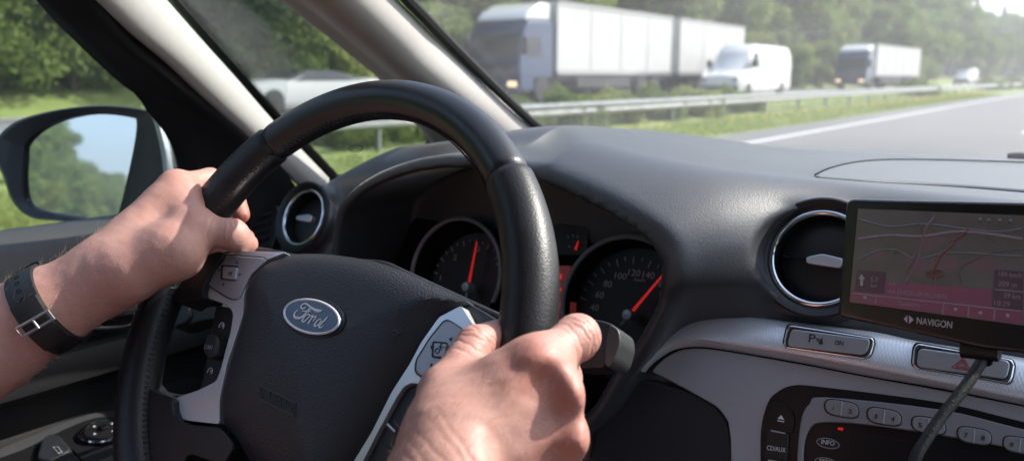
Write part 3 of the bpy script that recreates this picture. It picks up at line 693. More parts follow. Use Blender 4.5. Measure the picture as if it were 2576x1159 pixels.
# ---- air vents: lined bore, chrome ring, turning disc with a tab
def vent(c, R_, label, tilt, tabside):
    t = empty('air_vent', c, label, 'air vent', 'round air vents of the dashboard')
    n = DASH.n; ex = DASH.ex; ey = DASH.ey
    MB().lathe(c, n, [(R_+.0005, -.044), (R_+.0005, .003), (R_+.0055, .0045), (R_+.0065, .0062), (R_+.005, .0072), (R_+.001, .0055), (R_-.004, .001), (R_-.005, -.004), (R_-.005, -.04), (.002, -.04)], 48).build('liner', M['black'], t)
    MB().tube([c+n*(.0015)+(ex*math.cos(a)+ey*math.sin(a))*(R_-.0045) for a in np.linspace(0, 2*math.pi, 64, endpoint=False)], .0026, 10, closed=True).build('chrome_ring', M['chrome'], t)
    n2 = (n+ey*tilt*.35+ex*tilt*.1).normalized(); e2 = (ex-n2*ex.dot(n2)).normalized(); g2 = n2.cross(e2); c2 = c-n*.010
    MB().lathe(c2, n2, [(.001, .0), (R_*.55, -.001), (R_*.80, -.004), (R_*.84, -.008), (R_*.80, -.012), (.001, -.010)], 40, ref=e2).build('disc', M['black'], t)
    MB().prism([c2+e2*x+g2*y+n2*.0005 for x, y in [(-R_*.80, -.001), (R_*.8, -.001), (R_*.8, .001), (-R_*.8, .001)]], [c2+e2*x+g2*y-n2*.012 for x, y in [(-R_*.80, -.001), (R_*.8, -.001), (R_*.8, .001), (-R_*.8, .001)]]).build('blade', M['black_gloss'], t, smooth=False)
    tab = roundpoly([(-.015+tabside, -.004), (.012+tabside, -.0045), (.013+tabside, .0035), (.0, .0055), (-.016+tabside, .001)], .003, 4)
    MB().prism([c2+e2*x+g2*y+n2*.007 for x, y in tab], [c2+e2*x+g2*y-n2*.001 for x, y in tab]).build('tab', M['silver'], t, bevel=.0012)
vent(VENTS[0], .0414, 'round chrome-ringed air vent half hidden by the navigation device', -.25, .004)
vent(VENTS[1], .0385, 'round chrome-ringed air vent near the door, beside the left hand', .3, -.004)
# side window demister left of the vent
t = empty('demister_vent', DASH.hit(670, 580, .01), 'small black slatted demister vent at the door end of the dashboard', 'air vent')
g = plate('housing', DASH, cr([(612, 640), (612, 585), (640, 545), (690, 515), (700, 560), (672, 640)], 4, True), .0, .012, M['black'], t, bevel=.002)
for k in range(5): MB().tube(DASH.hits([(616, 632-k*20), (672-k*-2, 618-k*20)], .015), .0016, 6).build('slat', M['dash_dark'], t)

# ---- lid of the dash top tray: a raised leaf with its seam
def topz(p): return V((p.x, p.y, -.090-.022*(p.y-.65)))
lidp = [(2052, 443), (2075, 432), (2130, 414), (2200, 403), (2280, 399), (2400, 401), (2640, 408), (2900, 417), (2900, 520), (2500, 478), (2200, 458)]
def ontop(x, y, dz=0): d = ray(x, y); t = (-.090+.022*.65+dz)/(d.z+.022*d.y); return d*t
M['lid'] = mat('tray_lid_plastic_with_glare', (.050, .052, .058), .42, spec=.95, sheen=.5, bump=('grain', 700, .4, .0005))  # paler than the dash: sun glare on the lid partly put into the colour
_t = np.linspace(.45, 1.6, 900)
def ondash(x, y, lift=0):
    d = np.array(ray(x, y)); P_ = d[None]*_t[:, None]; f = dash_field(P_[:, 0].reshape(-1, 1, 1), P_[:, 1].reshape(-1, 1, 1), P_[:, 2].reshape(-1, 1, 1)).ravel()
    i = int(np.argmax(f < 0)); tt = _t[i-1]+(_t[i]-_t[i-1])*f[i-1]/(f[i-1]-f[i]) if i else .9
    return V(d*tt)+V((0, -.3*lift, lift))
def rs2(P, n):
    P = np.array(P, float); dd = np.r_[0, np.cumsum(np.linalg.norm(np.diff(P, axis=0), axis=1))]; q = np.linspace(0, dd[-1], n); return np.c_[np.interp(q, dd, P[:, 0]), np.interp(q, dd, P[:, 1])]
LT = rs2(cr([(2052, 444), (2075, 432), (2130, 416), (2200, 407), (2300, 405), (2450, 408), (2600, 413)], 5), 50); LB = rs2(cr([(2052, 446), (2120, 452), (2200, 458), (2400, 470), (2600, 486)], 5), 50)
grid('tray_lid', [[ondash(*(a+(b-a)*t), .0007*min(1, (1-t)*8+.15)) for a, b in zip(LT, LB)] for t in np.linspace(0, 1, 12)], M['lid'], dash, solid=.0004)
MB().tube([ondash(x, y, .0012) for x, y in LT-[0, 1.0]], .0010, 6).build('lid_seam', M['void'], dash)

# ---- lower knee panel right of the column and the column cover
knee = cr([(1510, 1010), (1560, 960), (1600, 950), (1660, 960), (1740, 985), (1800, 1020), (1830, 1060), (1840, 1110), (1838, 1240), (1500, 1240), (1490, 1100)], 4, True)
plate('knee_panel', DASH, knee, .0, .014, M['dash_dark'], dash, bevel=.004, seg=3)

# ================================================================== INSTRUMENT CLUSTER
cl = empty('instrument_cluster', DIAL.hit(1380, 720), 'dark instrument cluster with two dials and red needles under the hood', 'instrument cluster')
plate('backing', DIAL, roundpoly([(880, 560), (1000, 440), (1300, 400), (1560, 500), (1720, 640), (1700, 900), (1500, 1120), (1100, 1120), (860, 900)], 30), -.03, -.016, M['void'], cl, bevel=0)
def uv_arc(pl, c, R_, a0, a1, n, h): return [pl.at(c[0]+R_*math.cos(a), c[1]+R_*math.sin(a), h) for a in np.linspace(a0, a1, n)]
def dial(name, hub, ringc, R_, label):
    hp = DIAL.loc(DIAL.hit(*hub, .0)); rc = DIAL.loc(DIAL.hit(*ringc, .012))
    d = bpy.data.objects.new(name, None)
    MBf = MB().lathe(DIAL.at(*hp, -.012), DIAL.n, [(.001, .001), (R_, .001), (R_, -.004), (.001, -.004)], 64)
    face = MBf.build(name, M['dial_face'], cl)
    face['label'] = label
    MB().tube(uv_arc(DIAL, rc, R_, rad(-20), rad(200), 50, .012), .0024, 8).build('bezel_ring', M['dial_ring'], face)
    MB().lathe(DIAL.at(*rc, .0), DIAL.n, [(R_+.001, -.012), (R_+.001, .012), (R_-.001, .012), (R_-.001, -.012)], 64).build('dial_wall', M['void'], face)
    return face, hp
M['dial_face'] = mat('dial_face_black', (.010, .010, .012), .6)
M['dial_ring'] = mat('satin_dial_ring', (.27, .27, .28), .4, metal=.5)
M['hub_grey'] = mat('needle_hub', (.30, .34, .38), .35, metal=.4)
tach, th = dial('tachometer', (1177, 722), (1143, 690), .060, 'rev counter dial behind the rim')
spd, sh_ = dial('speedometer', (1582, 792), (1566, 768), .0635, 'speedometer dial')
def needle(face, hub, tip):
    a = DIAL.hit(*hub, .004); b = DIAL.hit(*tip, .004); d = (b-a).normalized(); s = DIAL.n.cross(d)
    MB().prism([a-s*.0016, b-s*.0008, b+s*.0008, a+s*.0016], [q-DIAL.n*.001 for q in (a-s*.0016, b-s*.0008, b+s*.0008, a+s*.0016)]).build('needle', M['red'], face, smooth=False)
    MB().lathe(a, DIAL.n, [(.0055, -.004), (.0055, .003), (.0045, .005), (.001, .0055)], 28).build('hub', M['hub_grey'], face)
    MB().tube([a-d*.006, a-d*.012], .0009, 6).build('counterweight', M['hub_grey'], face)
needle(tach, (1177, 722), (1199, 608)); needle(spd, (1582, 792), (1668, 690))
nums = [('40', 1494, 771), ('60', 1507, 739), ('80', 1527, 712), ('100', 1560, 692), ('120', 1594, 684), ('140', 1630, 690), ('160', 1662, 712)]
for s, x, y in nums:
    wd = 4.6*len(s)+1
    lettering('number', s, DIAL, -.010, (x-wd, y+8), (x+wd, y+11), .0062, M['mark_dim'], spd, shear=.1)
lettering('unit', 'km/h', DIAL, -.010, (1596, 706), (1622, 709), .0032, M['mark_dim'], spd)
for s, x, y in [('1', 1107, 697), ('2', 1144, 645), ('3', 1203, 625), ('4', 1252, 662)]: lettering('number', s, DIAL, -.010, (x-5, y+8), (x+5, y+9), .0062, M['mark_dim'], tach)
def ticks(face, hub, ring, n, a0, a1, m_):
    h = DIAL.loc(DIAL.hit(*hub, -.011)); mb = MB(); r0, r1 = ring
    for k in range(n):
        a = rad(a0+(a1-a0)*k/(n-1)); e = (math.cos(a), math.sin(a)); ra = r0 if k % 2 == 0 else (r0+r1)/2
        mb.tube([DIAL.at(h[0]+e[0]*ra, h[1]+e[1]*ra, -.0105), DIAL.at(h[0]+e[0]*r1, h[1]+e[1]*r1, -.0105)], .0006, 4)
    mb.build('tick_marks', m_, face, smooth=False)
ticks(spd, (1582, 792), (.048, .055), 15, 172, 38, M['mark_dim']); ticks(tach, (1177, 722), (.046, .052), 13, 170, 50, M['mark_dim'])
# middle: red lit display and the small gauge above
M['lcd'] = mat('red_lit_display', (.09, .02, .02), .5, emit=((.5, .07, .06), .05))
M['lcd_dark'] = mat('display_segments', (.5, .02, .02), .5, emit=((.9, .05, .04), .30))
lc = plate('display', DIAL, [(1392, 668), (1432, 668), (1436, 800), (1385, 800)], -.014, .0, M['lcd'], cl, bevel=0)
for k, s in enumerate(('28', '17', '45')): lettering('segments', s, DIAL, .0006, (1398, 700+k*36), (1412, 702+k*36), .005, M['lcd_dark'], lc)
sg = plate('temperature_gauge', DIAL, roundpoly([(1395, 560), (1480, 570), (1475, 640), (1395, 640)], 14), -.014, -.011, M['dial_face'], cl, bevel=0)
a, b = DIAL.hit(1448, 628, -.008), DIAL.hit(1455, 606, -.008)
MB().tube([a, b], [.0016, .0009], 6).build('needle', M['red'], sg)
for x, y in ((1428, 593), (1440, 590), (1452, 592), (1430, 617)): MB().tube([DIAL.hit(x, y, -.0105), DIAL.hit(x+3, y+6, -.0105)], .0006, 4).build('tick_mark', M['mark_dim'], sg)

# ---- steering column cover + stalks
STK = Plane(WHEEL.at(0, 0, -.075), WHEEL.n, (1, 0, 0))
col = empty('steering_column', WHEEL.at(0, 0, -.1), 'black steering column cover behind the wheel', 'steering column')
MB().lathe(WHEEL.at(0, -.02, -.12), WHEEL.n, [(.075, -.2), (.072, 0), (.060, .05), (.040, .055), (.001, .055)], 32).build('cover', M['dash_dark'], col)
def stalk(label, pts, parts, root, capbox, capm):
    t = empty('control_stalk', STK.hit(*root), label, 'stalk')
    plate('lever', STK, roundpoly(pts, 14), -.011, .009, M['black'], t, bevel=.004, seg=3)
    plate('end_cap', STK, roundpoly(capbox, 12), -.012, .012, capm, t, bevel=.004, seg=3)
    return t
M['stalk_cap'] = mat('stalk_cap_plastic', (.04, .041, .042), .45)
st1 = stalk('thick black wiper stalk with rotary end cap beside the right index finger', [(1300, 812), (1455, 795), (1520, 806), (1548, 818), (1520, 925), (1440, 925), (1330, 900)], None, (1400, 850), [(1533, 812), (1557, 828), (1561, 860), (1548, 905), (1530, 925), (1518, 915), (1522, 860)], M['stalk_cap'])
lettering('wiper_symbol', '(||<', STK, .0105, (1490, 862), (1508, 866), .004, M['mark_light'], st1)
st2 = stalk('black indicator stalk seen through the left gap of the steering wheel', [(448, 770), (500, 760), (560, 760), (560, 800), (490, 812), (450, 826), (430, 826), (444, 800)], None, (500, 790), [(440, 762), (470, 760), (480, 790), (468, 812), (432, 826), (440, 800)], M['black'])

# ================================================================== STEERING WHEEL
sw = empty('steering_wheel', tuple(WHEEL.o), 'black leather steering wheel with satin silver spokes and blue oval emblem', 'steering wheel')
def wang(x, y): a, b = WHEEL.loc(WHEEL.hit(x, y)); return math.degrees(math.atan2(b, a))
A_R = wang(1280, 448); A_L = wang(690, 345)
RR = .178
def rimpart(name, a0, a1, n, m, rfun, closed=False):
    pts = []; rs = []
    for k in range(n+(0 if closed else 1)):
        a = a0+(a1-a0)*k/n; c = math.cos(rad(a)); s = math.sin(rad(a)); r_ = rfun(a)
        pts.append(WHEEL.at(RR*c, RR*s, 0)); rs.append(r_)
    return MB().tube(pts, rs, 28, closed=closed, flat=(WHEEL.n, 1.04)).build(name, m, sw)
def near(a, b, w): return math.exp(-((a-b)/w)**2)
rt_ = lambda a: .0146-.0016*(near(a, A_R, .5))-.0016*near(a, A_L, .5)
rg_ = lambda a: .0156+.0010*near(a % 360, (A_R-28) % 360, 18)+.001*near(a, A_L+25, 18)-.0022*near(a, A_L, .5)-.0022*near(a if a < 180 else a-360, A_R, .5)
rimpart('rim', A_R, A_L, 140, M['leather_smooth'], rt_)
rimpart('rim_grip', A_L, A_R+360, 260, M['leather'], lambda a: .0156+.0008*near(a, A_L+28, 16)+.0014*near(a, A_R+360-26, 18)-.0022*near(a, A_L, .5)-.0022*near(a, A_R+360, .5))
# stitching along the inside of the rim: small zigzag threads
stm = MB()
for k in range(230):
    a = rad(-60+360*k/230+2.5); a2 = rad(-60+360*(k+.5)/230+2.5); r_ = RR-.0146
    for s1, s2, aa, ab in ((-1, 1, a, a2), (1, -1, a2, a+rad(360/230))):
        p = WHEEL.at((r_-.0006)*math.cos(aa), (r_-.0006)*math.sin(aa), .0035+s1*.0026); q = WHEEL.at((r_-.0006)*math.cos(ab), (r_-.0006)*math.sin(ab), .0035+s2*.0026)
        stm.tube([p, q], .00045, 4)
so_ = stm.build('stitching', M['stitch'], sw); so_['kind'] = 'stuff'

# ---- airbag cover: domed pad over its outline
PAD = [(611, 785), (614, 744), (632, 695), (668, 655), (722, 636), (800, 634), (860, 640), (935, 653), (1010, 678), (1085, 711), (1165, 752), (1150, 768), (1100, 797), (1060, 859), (1030, 915), (985, 985), (935, 1085), (890, 1170), (850, 1240), (780, 1270), (700, 1235), (630, 1170), (585, 1112), (556, 1070), (552, 1004), (577, 905)]
outl = [WHEEL.loc(WHEEL.hit(x, y, -.006)) for x, y in cr(PAD, 5, True)]
def dome(name, outline, h_edge, h_top, depth, m, parent, steps=10, power=.5, inner=None):
    N = len(outline); cx = sum(p[0] for p in outline)/N; cy = sum(p[1] for p in outline)/N; rows = [[WHEEL.at(x, y, h_edge-depth) for x, y in outline]]
    for k in range(steps+1):
        t = k/steps; s = 1-t**1.5; A2 = np.array([(cx+(x-cx)*s, cy+(y-cy)*s) for x, y in outline])
        dd = np.abs(poly_sdf(A2[:, 0], A2[:, 1], outline)) if k else np.zeros(N)
        hh = h_edge+(h_top-h_edge)*(.55*(1-np.exp(-(dd/.007)**1.2))+.45*(1-np.exp(-(dd/.035)**1.5)))
        rows.append([WHEEL.at(p[0], p[1], h) for p, h in zip(A2, hh)])
    vs = [p for r in rows for p in r]; fs = [(i*N+j, i*N+(j+1) % N, (i+1)*N+(j+1) % N, (i+1)*N+j) for i in range(len(rows)-1) for j in range(N)]
    return mesh(name, vs, fs, m, parent)
pad = dome('airbag_cover', outl, -.010, .010, .02, M['pad'], sw, 26, .9)
# ---- spoke armatures in black behind everything
spk = [(700, 700), (560, 700), (470, 700), (500, 640), (640, 615), (760, 640), (960, 650), (1200, 760), (1290, 800), (1260, 900), (1150, 960), (1000, 1200), (700, 1290), (560, 1250), (400, 1230), (340, 1100), (360, 985), (400, 978), (430, 990), (545, 985), (600, 900)]
plate('spoke_armature', WHEEL, roundpoly(spk, 22), -.034, -.017, M['leather'], sw, bevel=.005, seg=3)
# upper left leather bridge and lower left bridge from rim to spoke
for nm, pts in (('upper', [(430, 745), (470, 690), (520, 640), (556, 630), (562, 640), (530, 680), (506, 730), (512, 752), (470, 754), (452, 770)]), ('lower', [(345, 940), (372, 975), (398, 992), (434, 998), (434, 1030), (446, 1056), (470, 1066), (556, 1074), (590, 1120), (560, 1170), (470, 1140), (432, 1230), (340, 1230), (330, 1050)])):
    plate('leather_bridge', WHEEL, roundpoly(pts, 20), -.018, .002, M['leather'], sw, bevel=.008, seg=4)

# ---- left silver bezel (upper web, inner band, lower fin)
SL = [(720, 634), (585, 630), (556, 648), (536, 676), (508, 728), (512, 745), (560, 762), (578, 772), (587, 788), (580, 836), (566, 884), (556, 926), (544, 958), (500, 980), (438, 1001), (436, 1018), (442, 1042), (465, 1056), (552, 1066), (552, 1004), (572, 910), (612, 790), (613, 744), (628, 698), (666, 655)]
plate('silver_bezel', WHEEL, roundpoly(SL, 9, 4), -.016, -.004, M['silver'], sw, bevel=.0022, seg=3)
SR = [(1160, 768), (1186, 815), (1205, 840), (1150, 905), (1092, 958), (1060, 966), (1035, 962), (1015, 972), (995, 1003), (948, 1090), (905, 1175), (880, 1175), (935, 1085), (985, 985), (1030, 915), (1060, 859), (1104, 797)]
plate('silver_bezel', WHEEL, roundpoly(SR, 7, 4), -.016, -.004, M['silver'], sw, bevel=.0022, seg=3)
# rear trim piece right of the cover
M['back_trim'] = mat('brownish_back_trim', (.05, .048, .045), .3, metal=.4)
plate('rear_trim', WHEEL, roundpoly([(1168, 756), (1215, 782), (1262, 812), (1255, 850), (1215, 842), (1188, 818), (1162, 770)], 8), -.022, -.012, M['back_trim'], sw, bevel=.003)
# button pods (black) behind the windows of the bezels
pod = plate('cruise_pod', WHEEL, roundpoly([(543, 765), (590, 776), (583, 820), (570, 875), (559, 922), (546, 960), (500, 985), (512, 940), (525, 860)], 10), -.020, -.008, M['black'], sw, bevel=.002)
plate('divider', WHEEL, [(542, 874), (566, 876), (565, 881), (541, 879)], -.0075, -.006, M['silver'], pod, bevel=.0004)
cb = plate('cancel_button', WHEEL, roundpoly([(520, 836), (544, 840), (547, 862), (542, 895), (520, 903), (508, 880)], 10), -.012, .002, M['black'], sw, bevel=.002)
lettering('writing', 'CAN', WHEEL, .0025, (513, 877), (532, 878), .0033, M['mark_grey'], cb)
def gauge_icon(parent, x, y, m_, h):
    a, b = WHEEL.loc(WHEEL.hit(x, y, h)); mb = MB()
    mb.tube([WHEEL.at(a+.0028*math.cos(t), b+.0028*math.sin(t), h) for t in np.linspace(rad(-30), rad(210), 14)], .00032, 4)
    mb.tube([WHEEL.at(a, b, h), WHEEL.at(a+.0018, b+.0018, h)], .0003, 4)
    mb.build('symbol', m_, parent, smooth=False)
gauge_icon(pod, 557, 820, M['mark_light'], -.0075); gauge_icon(pod, 528, 934, M['mark_light'], -.0075)
pod2 = plate('phone_pod', WHEEL, roundpoly([(1062, 972), (1036, 968), (1018, 980), (1000, 1008), (955, 1095), (915, 1175), (1010, 1175), (1060, 1060)], 8), -.020, -.008, M['black'], sw, bevel=.002)
plate('divider', WHEEL, [(974, 1062), (994, 1082), (991, 1087), (970, 1066)], -.0075, -.006, M['silver'], pod2, bevel=.0004)
# five way button pads
def tri(parent, c, d, s, m_, h):
    a, b = WHEEL.loc(WHEEL.hit(*c, h)); dx, dy = math.cos(rad(d)), math.sin(rad(d))
    P = [WHEEL.at(a+dx*s, b+dy*s, h), WHEEL.at(a-dx*s*.6-dy*s*.8, b-dy*s*.6+dx*s*.8, h), WHEEL.at(a-dx*s*.6+dy*s*.8, b-dy*s*.6-dx*s*.8, h)]
    MB().prism([p+WHEEL.n*.0002 for p in P], P).build('arrow', m_, parent, smooth=False)
def bpad(outline, centre, arrows, txt, tp):
    g = plate('pad_gap', WHEEL, roundpoly([((x-centre[0][0])*1.035+centre[0][0], (y-centre[0][1])*1.035+centre[0][1]) for x, y in outline], 12), -.0045, -.0035, M['black'], sw, bevel=0)
    p = plate('button_pad', WHEEL, roundpoly(outline, 11), -.005, -.0020, M['silver_btn'], sw, bevel=.0012, seg=3)
    cx_, cy_ = centre[0]; w_, h_ = centre[1]
    sq = [(cx_-w_*.9, cy_-h_), (cx_+w_, cy_-h_*.85), (cx_+w_*.75, cy_+h_), (cx_-w_, cy_+h_*.8)]
    plate('centre_gap', WHEEL, roundpoly([((x-cx_)*1.22+cx_, (y-cy_)*1.22+cy_) for x, y in sq], 6), -.003, -.0016, M['black'], p, bevel=0)
    c_ = plate('centre_button', WHEEL, roundpoly(sq, 5), -.003, .0004, M['silver_btn'], p, bevel=.0010, seg=3)
    for q, d in arrows: tri(p, q, d, .0016, M['mark_dark'], -.0018)
    lettering('marking', txt, WHEEL, .0007, *tp, .0038, M['mark_dark'], p)
bpad([(543, 640), (662, 647), (668, 655), (628, 692), (612, 725), (600, 752), (578, 752), (522, 716), (522, 700)], ((577, 686), (19, 17)), [((596, 660), 90), ((551, 679), 180), ((604, 690), 0), ((562, 715), 270)], 'M', ((569, 693), (584, 695)))
bpad([(1116, 806), (1130, 806), (1166, 830), (1150, 868), (1095, 925), (1066, 950), (1044, 936), (1046, 905), (1080, 850)], ((1106, 880), (17, 19)), [((1134, 852), 60), ((1086, 872), 150), ((1085, 918), 240)], 'OK', ((1098, 892), (1118, 872)))
# ---- oval emblem
EH = .0094
# find emblem frame: centre, major end, minor end
EMB = Plane(WHEEL.at(0, 0, EH), WHEEL.n, (1, 0, 0))
ec = EMB.hit(787, 797); er = EMB.hit(851, 818); et = EMB.hit(790, 756)
ux = (EMB.hit(855, 822)-EMB.hit(719, 771)); ax_ = .0305; ux = WHEEL.ex.copy(); uy = WHEEL.ey.copy()
def oval(a, b, n=56): return [(a*math.cos(2*math.pi*k/n), b*math.sin(2*math.pi*k/n)) for k in range(n)]
def ep(x, y, h=0): return ec+ux*x+uy*y+WHEEL.n*h
EA, EB = .0285, .0118
M['ford_blue'] = mat('emblem_blue', (.018, .045, .13), .22, coat=.8)
M['emb_white'] = mat('emblem_chrome_white', (.80, .82, .85), .35, metal=.1)
seat_ = oval(EA+.0022, EB+.0022); MB().prism([ep(x, y, .0002) for x, y in seat_], [ep(x, y, -.006) for x, y in seat_]).build('emblem_seat', M['black'], sw, bevel=.0008)
ov = oval(EA, EB); emb = MB().prism([ep(x, y, .0016) for x, y in ov], [ep(x, y, -.004) for x, y in ov]).build('emblem', M['ford_blue'], sw, bevel=.0006)
MB().tube([ep(x*.965, y*.93, .0018) for x, y in ov], .0009, 8, closed=True).build('emblem_rim', M['emb_white'], emb)
# the script lettering, traced as brush strokes in emblem units (-1..1)
# pixel coordinates in the close-up (1883 x 1159 for 260 x 160 source px)
def ezp(x, y): return ((740+x*260/1883)*2576/2846, (800+y*160/1159)*2576/2846)
strokes = [([(790, 370), (768, 398), (725, 412), (700, 395), (705, 355), (745, 318), (800, 315), (850, 345), (905, 390), (960, 430), (1020, 455), (1075, 462), (1120, 440)], [16, 18, 20, 24, 26, 26, 24, 24, 28, 36, 42, 36, 14]),
           ([(905, 372), (860, 420), (810, 480), (760, 545), (700, 590), (640, 600), (580, 590), (560, 545), (580, 490), (640, 440)], [22, 24, 26, 30, 34, 36, 34, 30, 24, 14]),
           ([(720, 455), (790, 462), (850, 470), (890, 462), (905, 435), (885, 425), (860, 455), (850, 490)], [12, 14, 14, 12, 10, 10, 12, 14]),
           ([(850, 520), (800, 545), (750, 600), (720, 650), (750, 680), (800, 640), (850, 590), (870, 545), (850, 520)], [18, 24, 26, 24, 22, 24, 24, 18, 16]),
           ([(860, 540), (900, 560), (945, 550)], [12, 16, 14]),
           ([(945, 548), (900, 620), (840, 710)], [20, 26, 26]),
           ([(900, 630), (950, 580), (1000, 575), (990, 610)], [14, 18, 22, 18]),
           ([(1000, 590), (950, 650), (945, 670)], [18, 16, 10]),
           ([(1100, 620), (1040, 640), (990, 700), (970, 750), (1000, 765), (1060, 720), (1110, 650)], [18, 24, 26, 26, 22, 22, 20]),
           ([(1240, 575), (1180, 640), (1110, 710), (1060, 770), (1080, 795), (1120, 775), (1160, 735)], [22, 26, 26, 26, 20, 16, 10])]
EP = Plane(ep(0, 0, .0020), WHEEL.n, (1, 0, 0)); sc_ = None
wr = MB()
for pts, wd in strokes:
    px = [ezp(*p) for p in pts]; P = EP.hits(px); R_ = [q*.5*(260/1883)*.9051/FPX*.74 for q in wd]
    Pc = [V(p) for p in cr([tuple(p) for p in P], 5)]; Rc = [float(r[0]) for r in cr([(r,) for r in R_], 5)]
    wr.tube(Pc, [r*1.05 for r in Rc], 8, flat=(WHEEL.n, .5))
wr.build('script_lettering', M['emb_white'], emb)
# embossed AIRBAG mark in its frame, horn symbol
M['pad_emboss'] = mat('embossed_mark', (.03, .031, .035), .4)
ab = MB(); fr_ = [(655, 970), (744, 1014), (740, 1046), (652, 1003)]
def padh(x, y):
    h = .004
    for _ in range(4):
        a, b = WHEEL.loc(WHEEL.hit(x, y, h)); N = len(outl); cx0 = sum(p[0] for p in outl)/N; cy0 = sum(p[1] for p in outl)/N
        th_ = math.atan2(b-cy0, a-cx0); best = min(outl, key=lambda p: abs(math.remainder(math.atan2(p[1]-cy0, p[0]-cx0)-th_, 2*math.pi)))
        dd = abs(float(poly_sdf(np.array([a]), np.array([b]), outl)[0]))
        h = -.010+.020*(.55*(1-math.exp(-(dd/.007)**1.2))+.45*(1-math.exp(-(dd/.035)**1.5)))
    return h
hA = max(padh(*p) for p in [(655, 970), (744, 1014), (740, 1046), (652, 1003), (697, 1008)])+.0003
ab.tube(WHEEL.hits(fr_, hA), .0005, 5, closed=True)
ab.build('airbag_frame', M['pad_emboss'], pad, smooth=False)
lettering('airbag_lettering', 'AIRBAG', WHEEL, hA, (664, 999), (732, 1031), .0062, M['pad_emboss'], pad)
hH = padh(997, 832)+.0004
hp_ = MB(); 
hp_.tube(WHEEL.hits(cr([(985, 832), (990, 842), (1000, 840), (1014, 830), (1004, 836), (990, 828), (985, 832)], 3), hH), .0004, 5)
hp_.build('horn_symbol', M['pad_emboss'], pad, smooth=False)

# ================================================================== CENTRE STACK
def textured_silver():
    m = mat('dotted_silver_trim', (.60, .62, .65), .34, metal=.45); n = m.node_tree.nodes; L = m.node_tree.links; b = n['Principled BSDF']
    tc = n.new('ShaderNodeTexCoord'); mp = n.new('ShaderNodeMapping'); mp.inputs['Rotation'].default_value = (rad(66), 0, 0); L.new(tc.outputs['Object'], mp.inputs[0])
    sx = n.new('ShaderNodeSeparateXYZ'); L.new(mp.outputs[0], sx.inputs[0])
    outs = []
    for ax, ph in (('X', 0), ('Y', 0)):
        mu = n.new('ShaderNodeMath'); mu.operation = 'MULTIPLY'; mu.inputs[1].default_value = 2*math.pi/.0025; L.new(sx.outputs[ax], mu.inputs[0])
        si = n.new('ShaderNodeMath'); si.operation = 'SINE'; L.new(mu.outputs[0], si.inputs[0]); outs.append(si)
    pr = n.new('ShaderNodeMath'); pr.operation = 'MULTIPLY'; L.new(outs[0].outputs[0], pr.inputs[0]); L.new(outs[1].outputs[0], pr.inputs[1])
    bp = n.new('ShaderNodeBump'); bp.inputs['Strength'].default_value = .13; bp.inputs['Distance'].default_value = .0004; L.new(pr.outputs[0], bp.inputs['Height']); L.new(bp.outputs[0], b.inputs['Normal'])
    mr = n.new('ShaderNodeMapRange'); mr.inputs['From Min'].default_value = -1; mr.inputs['From Max'].default_value = 1; mr.inputs['To Min'].default_value = .68; mr.inputs['To Max'].default_value = .82; L.new(pr.outputs[0], mr.inputs[0])
    vm = n.new('ShaderNodeVectorMath'); vm.operation = 'SCALE'; vm.inputs[0].default_value = (.96, 1, 1.05); L.new(mr.outputs[0], vm.inputs['Scale']); L.new(vm.outputs[0], b.inputs['Base Color'])
    return m
M['dots'] = textured_silver()
cs = empty('centre_console', DASH.hit(2200, 1000), 'silver grey centre console with dotted satin strip and push buttons', 'centre console')
low = cr([(1640, 934), (1655, 915), (1682, 893), (1716, 878), (1766, 875), (1841, 884), (2016, 915), (2366, 980), (2576, 1020), (3000, 1105)], 4)
panel = low+[(3000, 1400), (1840, 1400), (1839, 1180), (1837, 1104)]+cr([(1831, 1060), (1806, 1026), (1766, 1001), (1716, 973), (1668, 948)], 3)
plate('console_panel', DASH, panel, -.01, .0165, M['grey_plastic'], cs, bevel=.003, seg=3)
# dotted strip: bright face turned up, and the under-lip that looks down
top = cr([(1600, 926), (1600, 906), (1614, 880), (1642, 846), (1680, 817), (1716, 799), (1766, 789), (1816, 787), (1891, 794), (1986, 808), (2196, 834), (2296, 855), (2441, 878), (2576, 900), (3000, 975)], 4)
mid = cr([(1614, 934), (1628, 914), (1650, 890), (1682, 870), (1716, 861), (1766, 856), (1831, 866), (1976, 887), (2166, 922), (2296, 948), (2576, 1004), (3000, 1090)], 4)
bot = cr([(1624, 936), (1640, 916), (1664, 898), (1690, 882), (1716, 875), (1766, 872), (1841, 882), (2016, 912), (2190, 946), (2366, 976), (2576, 1018), (3000, 1103)], 4)
def resamp2(P, n):
    P = [V((p[0], p[1], 0)) for p in P]; d = [0]
    for a, b in zip(P, P[1:]): d.append(d[-1]+(b-a).length)
    out = []
    for k in range(n):
        t = d[-1]*k/(n-1); i = 0
        while i < len(P)-2 and d[i+1] < t: i += 1
        q = P[i].lerp(P[i+1], (t-d[i])/max(d[i+1]-d[i], 1e-9)); out.append((q.x, q.y))
    return out
N_ = 90; T_, M_, B_ = resamp2(top, N_), resamp2(mid, N_), resamp2(bot, N_)
def lerp2(a, b, t): return (a[0]+(b[0]-a[0])*t, a[1]+(b[1]-a[1])*t)
rows = [DASH.hits(T_, .004), DASH.hits(T_, .011), DASH.hits([lerp2(a, b, .05) for a, b in zip(T_, M_)], .0165)]
for t, h in ((.25, .0215), (.5, .0245), (.75, .0262), (.93, .0265), (1, .0255)): rows.append(DASH.hits([lerp2(a, b, t) for a, b in zip(T_, M_)], h))
rows += [DASH.hits([lerp2(a, b, .4) for a, b in zip(M_, B_)], .0225), DASH.hits(B_, .0175), DASH.hits(B_, .004)]
grid('dotted_strip', rows, M['dots'], cs)
# gap line around
MB().tube(DASH.hits(cr(bot, 1), .0165), .0011, 6).build('strip_gap', M['void'], cs)
